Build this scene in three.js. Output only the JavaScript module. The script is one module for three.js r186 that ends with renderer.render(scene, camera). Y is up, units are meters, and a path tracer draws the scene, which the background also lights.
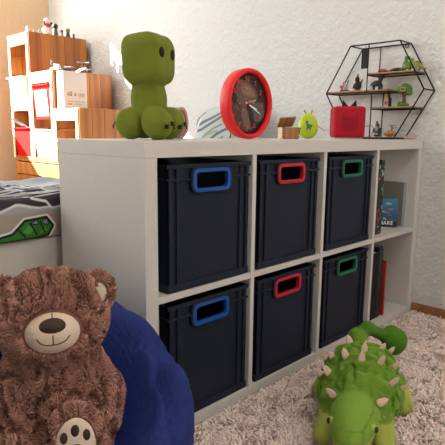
import * as THREE from 'three';
import { RoundedBoxGeometry } from 'three/addons/geometries/RoundedBoxGeometry.js';
import { mergeGeometries, mergeVertices } from 'three/addons/utils/BufferGeometryUtils.js';
import { MarchingCubes } from 'three/addons/objects/MarchingCubes.js';
import { MeshSurfaceSampler } from 'three/addons/math/MeshSurfaceSampler.js';
import { RectAreaLightUniformsLib } from 'three/addons/lights/RectAreaLightUniformsLib.js';

// ---------------------------------------------------------------- camera, sky, sun, window and added fill light, exposure
const scene = new THREE.Scene();
const camera = new THREE.PerspectiveCamera(46.64, 1, 0.05, 60);
camera.position.set(-0.7075, 0.7875, 0.9416);
camera.rotation.set(-0.1734, -0.7961, 0.0110, 'YXZ');
scene.add(camera);
scene.background = new THREE.Color(0.75, 0.85, 1.0);

const renderer = new THREE.WebGLRenderer({ antialias: true });
renderer.toneMapping = THREE.LinearToneMapping;
renderer.toneMappingExposure = 0.435;
renderer.shadowMap.enabled = true;
RectAreaLightUniformsLib.init();

const sun = new THREE.DirectionalLight(new THREE.Color(1.0, 0.90, 0.80), 170);
{ // low sun through the window of the far wall: it travels to +x, down and towards the viewer
  const d = new THREE.Vector3(0.80, -0.765, 1.0).normalize();
  sun.target.position.set(1.0, 1.0, -2.3);
  sun.position.copy(sun.target.position).addScaledVector(d, -9);
  sun.shadow.camera.left = sun.shadow.camera.bottom = -4;
  sun.shadow.camera.right = sun.shadow.camera.top = 4;
  sun.shadow.camera.far = 20;
  scene.add(sun, sun.target);
}
function windowLight(name, color, intensity, w, h, pos, target) {
  const l = new THREE.RectAreaLight(color, intensity, w, h);
  l.name = name; l.position.set(...pos); scene.add(l); l.lookAt(...target);
  return l;
}
const FAR_WIN = { x0: -0.30, x1: 0.80, y0: 0.93, y1: 2.23 };
const LEFT_WIN = { z0: -2.65, z1: -1.65, y0: 0.95, y1: 2.15 };
const BACK_FILL_WIN = { x0: -0.75, x1: 1.05, y0: 0.85, y1: 2.15 };  // added opening behind the camera, only for fill on the shelf front
windowLight('far_window_daylight', new THREE.Color(0.91, 0.98, 1.0), 21, 0.84, 1.2, [0.34, 1.58, -3.14], [0.34, 1.58, 0]);
windowLight('left_window_daylight', new THREE.Color(0.90, 0.99, 1.0), 23, 0.92, 1.1, [-2.13, 1.55, -2.15], [0, 1.55, -2.15]);
windowLight('back_fill_light', new THREE.Color(1.0, 0.86, 0.78), 2.4, 1.7, 1.2, [0.15, 1.5, 2.53], [0.15, 1.5, 0]);  // warm frontal fill, set in the added back window

windowLight('added_ceiling_fill_light', new THREE.Color(1.0, 0.87, 0.77), 10.0, 1.0, 1.0, [0.1, 2.425, 1.1], [0.1, 0, 1.1]);  // overhead fill added to brighten the carpet

// ---------------------------------------------------------------- helpers
function rng(seed) { let a = seed >>> 0; return () => { a = (a + 0x6D2B79F5) | 0; let t = Math.imul(a ^ (a >>> 15), 1 | a); t = (t + Math.imul(t ^ (t >>> 7), 61 | t)) ^ t; return ((t ^ (t >>> 14)) >>> 0) / 4294967296; }; }
const V = (x, y, z) => new THREE.Vector3(x, y, z);
function hash(x, y, s) { let h = (x * 374761393 + y * 668265263 + s * 982451653) | 0; h = Math.imul(h ^ (h >>> 13), 1274126177); return ((h ^ (h >>> 16)) >>> 0) / 4294967296; }
const sm = t => t * t * (3 - 2 * t);
function vnoise(x, y, s = 0, wrap = 0) { // value noise, tiles when wrap is set
  const xi = Math.floor(x), yi = Math.floor(y), u = sm(x - xi), v = sm(y - yi);
  const w = n => wrap ? ((n % wrap) + wrap) % wrap : n;
  const a = hash(w(xi), w(yi), s), b = hash(w(xi + 1), w(yi), s), c = hash(w(xi), w(yi + 1), s), d = hash(w(xi + 1), w(yi + 1), s);
  return a + (b - a) * u + (c - a) * v + (a - b - c + d) * u * v;
}
function noise3(x, y, z, s = 0) { const k = Math.floor(z), f = sm(z - k); return vnoise(x, y, s + k * 17) * (1 - f) + vnoise(x, y, s + (k + 1) * 17) * f; }
function dataTex(n, fn, srgb) {
  const d = new Uint8Array(n * n * 4);
  for (let y = 0; y < n; y++) for (let x = 0; x < n; x++) {
    const c = fn(x / n, y / n), i = (y * n + x) * 4;
    if (typeof c === 'number') d[i] = d[i + 1] = d[i + 2] = Math.max(0, Math.min(255, c * 255));
    else for (let k = 0; k < 3; k++) d[i + k] = Math.max(0, Math.min(255, c[k] * 255));
    d[i + 3] = 255;
  }
  const t = new THREE.DataTexture(d, n, n); t.magFilter = THREE.LinearFilter; t.minFilter = THREE.LinearFilter;
  t.wrapS = t.wrapT = THREE.RepeatWrapping; if (srgb) t.colorSpace = THREE.SRGBColorSpace; t.needsUpdate = true; return t;
}
function canvasTex(w, h, draw) {
  const c = document.createElement('canvas'); c.width = w; c.height = h; draw(c.getContext('2d'), w, h);
  const t = new THREE.CanvasTexture(c); t.colorSpace = THREE.SRGBColorSpace; return t;
}
function mat(color, roughness = 0.6, extra = {}) {
  const c = Array.isArray(color) ? new THREE.Color().setRGB(...color) : new THREE.Color(color);
  return new THREE.MeshStandardMaterial({ color: c, roughness, ...extra });
}
function phys(color, roughness, extra = {}) { return new THREE.MeshPhysicalMaterial({ color: new THREE.Color(color), roughness, ...extra }); }
const taken = {};
function numbered(n) { taken[n] = (taken[n] ?? -1) + 1; return taken[n] ? n + '_' + String(taken[n]).padStart(3, '0') : n; }
function mesh(name, geo, m, parent, label) {
  const o = new THREE.Mesh(Array.isArray(geo) ? merge(geo) : geo, m); o.name = name; parent.add(o);
  if (label) o.userData.label = label;
  return o;
}
function merge(list) {
  list = list.map(g => { g = g.index ? g.toNonIndexed() : g; for (const k of Object.keys(g.attributes)) if (!['position', 'normal', 'uv'].includes(k)) g.deleteAttribute(k); if (!g.attributes.uv) g.setAttribute('uv', new THREE.BufferAttribute(new Float32Array(g.attributes.position.count * 2), 2)); g.morphAttributes = {}; return g; });
  return list.length === 1 ? list[0] : mergeGeometries(list);
}
function thing(name, label, category, pos = [0, 0, 0], turn = 0, group) {
  const o = new THREE.Group(); o.name = numbered(name); scene.add(o); o.position.set(...pos); o.rotation.y = turn;
  o.userData = { label, category }; if (group) o.userData.group = group; return o;
}
function tag(o, label, category, group) { o.name = numbered(o.name); o.userData.label = label; o.userData.category = category; if (group) o.userData.group = group; return o; }
function struct(name, geo, m, label) { const o = mesh(name, geo, m, scene); o.userData.kind = 'structure'; if (label) o.userData.label = label; return o; }
function box(w, h, d, x = 0, y = 0, z = 0, r = 0, seg = 2) { // centred box, rounded when r is set
  const g = r ? new RoundedBoxGeometry(w, h, d, seg, Math.min(r, w / 2.01, h / 2.01, d / 2.01)) : new THREE.BoxGeometry(w, h, d);
  return g.translate(x, y, z);
}
function bounds(x0, x1, y0, y1, z0, z1, r = 0) { return box(x1 - x0, y1 - y0, z1 - z0, (x0 + x1) / 2, (y0 + y1) / 2, (z0 + z1) / 2, r); }
function metreUV(g, s = 1) { // box-mapped uv in metres
  g = g.index ? g.toNonIndexed() : g; const p = g.attributes.position, n = g.attributes.normal, uv = new Float32Array(p.count * 2);
  for (let i = 0; i < p.count; i++) {
    const ax = Math.abs(n.getX(i)), ay = Math.abs(n.getY(i)), az = Math.abs(n.getZ(i));
    const a = ax > ay && ax > az ? [p.getZ(i), p.getY(i)] : ay > az ? [p.getX(i), p.getZ(i)] : [p.getX(i), p.getY(i)];
    uv[2 * i] = a[0] * s; uv[2 * i + 1] = a[1] * s;
  }
  g.setAttribute('uv', new THREE.BufferAttribute(uv, 2)); return g;
}
function ell(rx, ry, rz, x = 0, y = 0, z = 0, n = 20) { return new THREE.SphereGeometry(1, n, Math.round(n * 0.7)).scale(rx, ry, rz).translate(x, y, z); }
function rod(a, b, r, n = 8, r2 = r) {
  const d = b.clone().sub(a), L = d.length(); const g = new THREE.CylinderGeometry(r2, r, L, n);
  g.applyQuaternion(new THREE.Quaternion().setFromUnitVectors(V(0, 1, 0), d.normalize())); return g.translate((a.x + b.x) / 2, (a.y + b.y) / 2, (a.z + b.z) / 2);
}
function tube(pts, r, seg = 24, n = 8, closed = false) { return new THREE.TubeGeometry(new THREE.CatmullRomCurve3(pts.map(p => Array.isArray(p) ? V(...p) : p), closed), seg, r, n, closed); }
function lathe(pts, n = 24) { return new THREE.LatheGeometry(pts.map(p => new THREE.Vector2(...p)), n); }
function rrect(s, x0, y0, x1, y1, r) { s.moveTo(x0 + r, y0); s.lineTo(x1 - r, y0); s.quadraticCurveTo(x1, y0, x1, y0 + r); s.lineTo(x1, y1 - r); s.quadraticCurveTo(x1, y1, x1 - r, y1); s.lineTo(x0 + r, y1); s.quadraticCurveTo(x0, y1, x0, y1 - r); s.lineTo(x0, y0 + r); s.quadraticCurveTo(x0, y0, x0 + r, y0); return s; }
function extr(shape, depth, bevel = 0) { return new THREE.ExtrudeGeometry(shape, { depth, bevelEnabled: bevel > 0, bevelSize: bevel, bevelThickness: bevel, bevelSegments: 2, curveSegments: 8 }); }
// signed distances
const sdE = (p, c, r) => { const x = (p[0] - c[0]) / r[0], y = (p[1] - c[1]) / r[1], z = (p[2] - c[2]) / r[2]; const k0 = Math.hypot(x, y, z), k1 = Math.hypot(x / r[0], y / r[1], z / r[2]); return k1 < 1e-9 ? -Math.min(...r) : k0 * (k0 - 1) / k1; };
const sdC = (p, a, b, r1, r2) => { const ax = b[0] - a[0], ay = b[1] - a[1], az = b[2] - a[2], px = p[0] - a[0], py = p[1] - a[1], pz = p[2] - a[2]; const h = Math.max(0, Math.min(1, (px * ax + py * ay + pz * az) / (ax * ax + ay * ay + az * az))); return Math.hypot(px - ax * h, py - ay * h, pz - az * h) - (r1 + (r2 - r1) * h); };
const sdB = (p, c, h, r) => { const q = [0, 1, 2].map(i => Math.abs(p[i] - c[i]) - h[i] + r); return Math.hypot(...q.map(v => Math.max(v, 0))) + Math.min(Math.max(...q), 0) - r; };
const smin = (a, b, k) => { const h = Math.max(k - Math.abs(a - b), 0) / k; return Math.min(a, b) - h * h * k * 0.25; };
function sdfGeo(fn, c, half, res) {
  const mc = new MarchingCubes(res, new THREE.MeshBasicMaterial(), false, false, 160000); mc.isolation = 0;
  const hs = res / 2; let i = 0;
  for (let z = 0; z < res; z++) for (let y = 0; y < res; y++) for (let x = 0; x < res; x++)
    mc.field[i++] = -fn([c[0] + (x - hs) / hs * half, c[1] + (y - hs) / hs * half, c[2] + (z - hs) / hs * half]);
  mc.update();
  const n = mc.count, P = new Float32Array(n * 3), N = new Float32Array(n * 3), e = half / res;
  for (let k = 0; k < n; k++) {
    const p = [0, 1, 2].map(j => mc.positionArray[k * 3 + j] * half + c[j]);
    const g = [0, 1, 2].map(j => { const a = p.slice(), b = p.slice(); a[j] += e; b[j] -= e; return fn(a) - fn(b); }), L = Math.hypot(...g) || 1;
    for (let j = 0; j < 3; j++) { P[k * 3 + j] = p[j]; N[k * 3 + j] = g[j] / L; }
  }
  const g = new THREE.BufferGeometry(); g.setAttribute('position', new THREE.BufferAttribute(P, 3)); g.setAttribute('normal', new THREE.BufferAttribute(N, 3));
  g.setAttribute('uv', new THREE.BufferAttribute(new Float32Array(n * 2), 2));
  return g;
}
function paint(g, fn) { const p = g.attributes.position, c = new Float32Array(p.count * 3); for (let i = 0; i < p.count; i++) { const k = fn(p.getX(i), p.getY(i), p.getZ(i)); c.set(k, i * 3); } g.setAttribute('color', new THREE.BufferAttribute(c, 3)); return g; }

// ---------------------------------------------------------------- textures and materials
const plasterBump = dataTex(512, (u, v) => {
  const a = vnoise(u * 26, v * 26, 1, 26), b = vnoise(u * 60, v * 60, 2, 60), c = vnoise(u * 128, v * 128, 3, 128);
  return 0.45 * Math.pow(a, 1.6) + 0.35 * b + 0.2 * c;
});
function wallMat(rgb) { return mat(rgb, 0.92, { bumpMap: plasterBump, bumpScale: 0.007 }); }
const wallWhite = wallMat([0.76, 0.765, 0.75]), wallWarmBounce = mat([0.80, 0.60, 0.38], 0.92, { bumpMap: plasterBump, bumpScale: 0.003 }), wallPlain = mat([0.72, 0.69, 0.64], 0.95), ceilingMat = mat([0.82, 0.81, 0.78], 0.95);  // the far wall's tan puts warm bounce and shade into its colour
const speck = dataTex(256, (u, v) => 0.5 + 0.5 * (vnoise(u * 128, v * 128, 9, 128) - 0.5) + 0.3 * (vnoise(u * 64, v * 64, 8, 64) - 0.5));
const speckCol = dataTex(256, (u, v) => { const k = 0.96 + 0.035 * (vnoise(u * 128, v * 128, 9, 128) - 0.5) + 0.015 * (vnoise(u * 40, v * 40, 18, 40) - 0.5); return [k, k, k * 0.995]; }, true);
const shelfWhite = mat([0.74, 0.72, 0.70], 0.42, { map: speckCol, bumpMap: speck, bumpScale: 0.0002 });
const pineTex = (seed, c0, c1) => dataTex(256, (u, v) => {
  const w = vnoise(u * 3, v * 2, seed, 0) * 0.5 + u * 5, ring = 0.5 + 0.5 * Math.sin((w + 0.25 * vnoise(u * 6, v * 3, seed + 3)) * 6.283), f = vnoise(u * 120, v * 4, seed + 1);
  const kx = u - 0.62, ky = (v - 0.34 - 0.2 * (seed % 3)) * 1.6, knot = Math.exp(-(kx * kx + ky * ky) * 900);
  const t = Math.min(1, 0.55 * ring * ring + 0.3 * f + knot * 1.2); return [0, 1, 2].map(i => (c0[i] + (c1[i] - c0[i]) * t) * (1 - 0.45 * knot));
}, true);
const pine = [0, 1, 2].map(k => mat([1, 1, 1], 0.5, { map: pineTex(21 + k * 5, [0.72 - k * 0.03, 0.46 - k * 0.03, 0.19 - k * 0.02], [0.56 - k * 0.04, 0.31 - k * 0.03, 0.09 - k * 0.01]) }));
const oak = mat([1, 1, 1], 0.55, { map: pineTex(44, [0.72, 0.55, 0.38], [0.55, 0.38, 0.24]) });
const binBlack = phys(0xffffff, 0.5, { color: new THREE.Color().setRGB(0.014, 0.020, 0.036), specularIntensity: 0.4 });
const black = phys(0xffffff, 0.5, { color: new THREE.Color().setRGB(0.008, 0.008, 0.010), specularIntensity: 0.4 }), blackMetal = phys(0xffffff, 0.5, { color: new THREE.Color().setRGB(0.008, 0.008, 0.010), specularIntensity: 0.4 });
const whitePlastic = mat([0.82, 0.82, 0.80], 0.4), redPlastic = phys(0xffffff, 0.7, { color: new THREE.Color().setRGB(0.55, 0.004, 0.003), specularIntensity: 0.15 });
const clothBump = dataTex(256, (u, v) => 0.5 * vnoise(u * 90, v * 90, 31, 90) + 0.5 * vnoise(u * 30, v * 30, 32, 30));

// ---------------------------------------------------------------- the room
const RX = 1.472, FZ = -3.21, LX = -2.2, BZ = 2.6, H = 2.5, T = 0.2;
const uvm = g => metreUV(g, 1 / 0.62);
function openWallZ(z0, z1, xa, xb, w) { return merge([bounds(xa, w.x0, 0, H, z0, z1), bounds(w.x1, xb, 0, H, z0, z1), bounds(w.x0, w.x1, 0, w.y0, z0, z1), bounds(w.x0, w.x1, w.y1, H, z0, z1)]); }
function openWallX(x0, x1, za, zb, w) { return merge([bounds(x0, x1, 0, H, za, w.z0), bounds(x0, x1, 0, H, w.z1, zb), bounds(x0, x1, 0, w.y0, w.z0, w.z1), bounds(x0, x1, w.y1, H, w.z0, w.z1)]); }
const carpetBump = dataTex(256, (u, v) => 0.6 * vnoise(u * 64, v * 64, 51, 64) + 0.4 * vnoise(u * 128, v * 128, 52, 128));
const floor = struct('floor', metreUV(bounds(LX - T, RX + T, -0.12, 0, FZ - T, BZ + T), 2), mat([0.80, 0.67, 0.63], 1, { bumpMap: carpetBump, bumpScale: 0.006 }));
struct('ceiling', bounds(LX - T, RX + T, H, H + 0.15, FZ - T, BZ + T), ceilingMat);
struct('wall_right', uvm(bounds(RX, RX + T, 0, H, FZ - T, BZ + T)), wallWhite);
struct('wall_far', uvm(openWallZ(FZ - T, FZ, LX, RX, FAR_WIN)), wallWarmBounce);
struct('wall_left', uvm(openWallX(LX - T, LX, FZ - T, BZ + T, LEFT_WIN)), wallPlain);
struct('wall_back', uvm(openWallZ(BZ, BZ + T, LX, RX, BACK_FILL_WIN)), wallPlain);
const skirtMat = mat([1, 1, 1], 0.45, { map: pineTex(61, [0.66, 0.47, 0.29], [0.56, 0.37, 0.20]) });
struct('baseboard_right', metreUV(bounds(RX - 0.013, RX, 0, 0.05, 0.004, BZ, 0.003), 3), skirtMat);
const pane = new THREE.MeshPhysicalMaterial({ color: 0xffffff, roughness: 0.02, transmission: 1, thickness: 0, ior: 1.45 });
const addedBlindGlow = mat([0.85, 0.85, 0.82], 0.9, { emissive: new THREE.Color(0.9, 0.95, 1.0), emissiveIntensity: 1.0 });  // glow for the added blinds, which also keep direct sun out
function windowUnit(n, w, h, pos, turn, blind) { // a casement in its opening, its inner side towards local +z
  const g = new THREE.Group(); g.name = 'window_' + n; g.userData.kind = 'structure'; g.position.set(...pos); g.rotation.y = turn; scene.add(g);
  const f = 0.04;
  mesh('window_frame', [box(w, f, 0.06, 0, h / 2 - f / 2, 0), box(w, f, 0.06, 0, -h / 2 + f / 2, 0), box(f, h - 2 * f, 0.06, -w / 2 + f / 2, 0, 0), box(f, h - 2 * f, 0.06, w / 2 - f / 2, 0, 0)], whitePlastic, g);
  mesh('pane', box(w - 2 * f, h - 2 * f, 0.004), pane, g);
  mesh('window_sill', box(w + 0.04, 0.025, 0.1, 0, -h / 2 - 0.0125, 0.08, 0.005), whitePlastic, g);
  if (blind) mesh('added_window_blind', box(w - 2 * f, h - 2 * f, 0.003, 0, 0, 0.034), addedBlindGlow, g, 'added white roller blind out of view with a glow of its own');
}
windowUnit(1, FAR_WIN.x1 - FAR_WIN.x0, FAR_WIN.y1 - FAR_WIN.y0, [(FAR_WIN.x0 + FAR_WIN.x1) / 2, (FAR_WIN.y0 + FAR_WIN.y1) / 2, FZ - 0.04], 0, false);
windowUnit(2, LEFT_WIN.z1 - LEFT_WIN.z0, LEFT_WIN.y1 - LEFT_WIN.y0, [LX - 0.05, 1.55, -2.15], Math.PI / 2, true);
windowUnit(3, BACK_FILL_WIN.x1 - BACK_FILL_WIN.x0, BACK_FILL_WIN.y1 - BACK_FILL_WIN.y0, [0.15, 1.5, BZ + 0.05], Math.PI, true);  // added window out of view, housing the frontal fill
mesh('carpet_backing', [bounds(-0.96, -0.004, 0, 0.009, -0.40, 1.26), bounds(-0.004, RX - 0.014, 0, 0.009, 0.004, 1.26)], mat([0.82, 0.68, 0.63], 1), floor);
{ // added lamp out of view, brightens the carpet from above
  const t = new THREE.Group(); t.name = 'added_ceiling_lamp'; t.position.set(0.1, H - 0.0005, 1.1); scene.add(t); t.userData = { label: 'added flat square ceiling lamp out of view, fill light for the carpet', category: 'lamp' };
  mesh('fill_lamp_housing', box(1.06, 0.05, 1.06, 0, -0.026, 0, 0.01), whitePlastic, t);
  mesh('fill_lamp_diffuser', box(1.0, 0.008, 1.0, 0, -0.056, 0, 0.002), mat([0.85, 0.83, 0.8], 0.6, { emissive: new THREE.Color(1, 0.93, 0.86), emissiveIntensity: 1.2 }), t);
}
{ // shaggy carpet: bent yarn loops, nobody could count them
  const r = rng(7), yarn = tube([[0, -0.002, 0], [0.001, 0.006, 0.0005], [0.004, 0.0098, 0.001], [0.0082, 0.0100, 0]], 0.0030, 4, 5);
  yarn.deleteAttribute('uv');
  const spots = [];
  const sp = 0.0055;
  for (let x = -0.95; x < 1.45; x += sp) for (let z = -0.38; z < 1.25; z += sp) {
    const px = x + (r() - 0.5) * sp * 1.3, pz = z + (r() - 0.5) * sp * 1.3;
    if (px > -0.012 && pz < 0.012) continue;
    spots.push([px, pz]);
  }
  const im = new THREE.InstancedMesh(yarn, mat([1, 1, 1], 1), spots.length), m = new THREE.Matrix4(), q = new THREE.Quaternion(), e = new THREE.Euler(), c = new THREE.Color();
  spots.forEach(([x, z], i) => {
    const n = vnoise(x * 30, z * 30, 71), a = r() * 6.28 * 0.35 + n * 9; e.set((r() - 0.5) * 0.9, a, (r() - 0.5) * 0.9);
    const s = 0.68 + r() * 0.42; m.compose(V(x, 0.006, z), q.setFromEuler(e), V(s, s * (0.85 + 0.5 * vnoise(x * 14, z * 14, 72)), s)); im.setMatrixAt(i, m);
    const k = 0.9 + r() * 0.14; im.setColorAt(i, c.setRGB(0.96 * k, 0.82 * k, 0.76 * k));
  });
  im.name = 'carpet_pile'; im.userData.kind = 'stuff'; im.userData.label = 'pale pinkish beige shaggy carpet pile'; floor.add(im);
}

// ---------------------------------------------------------------- cube shelf
const KW = 1.465, KH = 0.765, KD = 0.39;
const cellX = [0.038, 0.389, 0.740, 1.091];
{
  const t = thing('cube_shelf', 'long low white cube shelf, two rows of four compartments', 'shelf', [0, 0, 0]);
  const P = (n, ...b) => mesh(n, metreUV(bounds(...b, 0.0012), 4), shelfWhite, t);
  P('top_panel', 0, KW, 0.7272, KH, -KD, 0); P('bottom_panel', 0, KW, 0, 0.038, -KD, 0);
  P('side_panel', 0, 0.038, 0.0382, 0.727, -KD, 0); P('side_panel', KW - 0.038, KW, 0.0382, 0.727, -KD, 0);
  for (const x of [0.373, 0.724, 1.075]) P('divider', x, x + 0.016, 0.0382, 0.727, -KD + 0.004, -0.0005);
  for (const x of cellX) P('shelf_board', x + 0.0002, x + 0.3348, 0.3745, 0.3905, -KD + 0.004, -0.001);
}

// ---------------------------------------------------------------- bins in the compartments
function makeBin(color, label) {
  const w = 0.300, h = 0.318, d = 0.37, hc = 0.276, hw = 0.067, hh = 0.030;
  const t = thing('storage_crate', label, 'crate', [0, 0, 0], 0, 'dark crates in the cube shelf');
  const f = 0.008; // what the rims stand proud of the wall
  const s = rrect(new THREE.Shape(), -w / 2 + f, 0.004, w / 2 - f, h - 0.003, 0.006); s.holes.push(rrect(new THREE.Path(), -hw + 0.012, hc - hh + 0.010, hw - 0.012, hc + hh - 0.010, 0.010));
  mesh('front_wall', extr(s, 0.005).translate(0, 0, -f - 0.005), binBlack, t);
  mesh('body', [bounds(-w / 2 + f, w / 2 - f, 0.004, h - 0.003, -d, -d + 0.005), bounds(-w / 2 + f, -w / 2 + f + 0.005, 0.004, h - 0.003, -d, -f), bounds(w / 2 - f - 0.005, w / 2 - f, 0.004, h - 0.003, -d, -f), bounds(-w / 2 + f, w / 2 - f, 0, 0.006, -d, -f)], binBlack, t);
  const band = (y0, y1, out, cut) => {
    const g = [bounds(-w / 2 + f - out, -w / 2 + f, y0, y1, -d, -f + out, 0.0015), bounds(w / 2 - f, w / 2 - f + out, y0, y1, -d, -f + out, 0.0015)];
    if (cut) g.push(bounds(-w / 2 + f, -hw - 0.004, y0, y1, -f, -f + out, 0.0015), bounds(hw + 0.004, w / 2 - f, y0, y1, -f, -f + out, 0.0015));
    else g.push(bounds(-w / 2 + f, w / 2 - f, y0, y1, -f, -f + out, 0.0015));
    return g;
  };
  mesh('rim', [...band(h - 0.010, h, 0.008, false), ...band(h - 0.040, h - 0.034, 0.0075, true)], binBlack, t);
  mesh('foot_rim', band(0, 0.02, 0.006, false), binBlack, t);
  for (const sx of [-1, 1]) {
    for (const o of [0.007, 0.031]) mesh('corner_rib', bounds(Math.min(sx * (w / 2 - o), sx * (w / 2 - o - 0.011)), Math.max(sx * (w / 2 - o), sx * (w / 2 - o - 0.011)), 0.018, h - 0.008, -f, -f + 0.006, 0.002), binBlack, t);
    for (const z of [-0.05, -0.18, -0.31]) mesh('side_rib', bounds(Math.min(sx * (w / 2 - f), sx * (w / 2 - f + 0.004)), Math.max(sx * (w / 2 - f), sx * (w / 2 - f + 0.004)), 0.02, h - 0.04, z - 0.006, z + 0.006), binBlack, t);
  }
  const q = rrect(new THREE.Shape(), -hw + 0.002, hc - hh + 0.002, hw - 0.002, hc + hh - 0.002, 0.018); q.holes.push(rrect(new THREE.Path(), -hw + 0.0095, hc - hh + 0.008, hw - 0.0095, hc + hh - 0.008, 0.012));
  const hm = mesh('handle_frame', extr(q, 0.012, 0.002).translate(0, 0, -f - 0.003), color, t);
  const lip = rrect(new THREE.Shape(), -hw - 0.006, hc - hh - 0.002, hw + 0.006, hc + hh + 0.006, 0.024); lip.holes.push(rrect(new THREE.Path(), -hw + 0.001, hc - hh + 0.001, hw - 0.001, hc + hh - 0.001, 0.019));
  mesh('handle_collar', extr(lip, 0.009).translate(0, 0, -f), binBlack, t);
  return t;
}
const blue = mat([0.003, 0.08, 0.38], 0.4), redH = mat([0.50, 0.006, 0.025], 0.4), greenH = mat([0.004, 0.15, 0.070], 0.4);
[[blue, 'blue', 0], [redH, 'red', 1], [greenH, 'green', 2]].forEach(([m, n, i]) => {
  for (const row of [1, 0]) {
    const b = makeBin(m, `dark storage crate with ${n} handle in the ${row ? 'upper' : 'lower'} row of the white shelf`);
    b.position.set(cellX[i] + 0.1675 + (i === 0 ? 0.0165 : i === 2 ? 0.004 : 0.003), row ? 0.391 : 0.0385, -0.006);
  }
});
console.log('shelf done');

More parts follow.
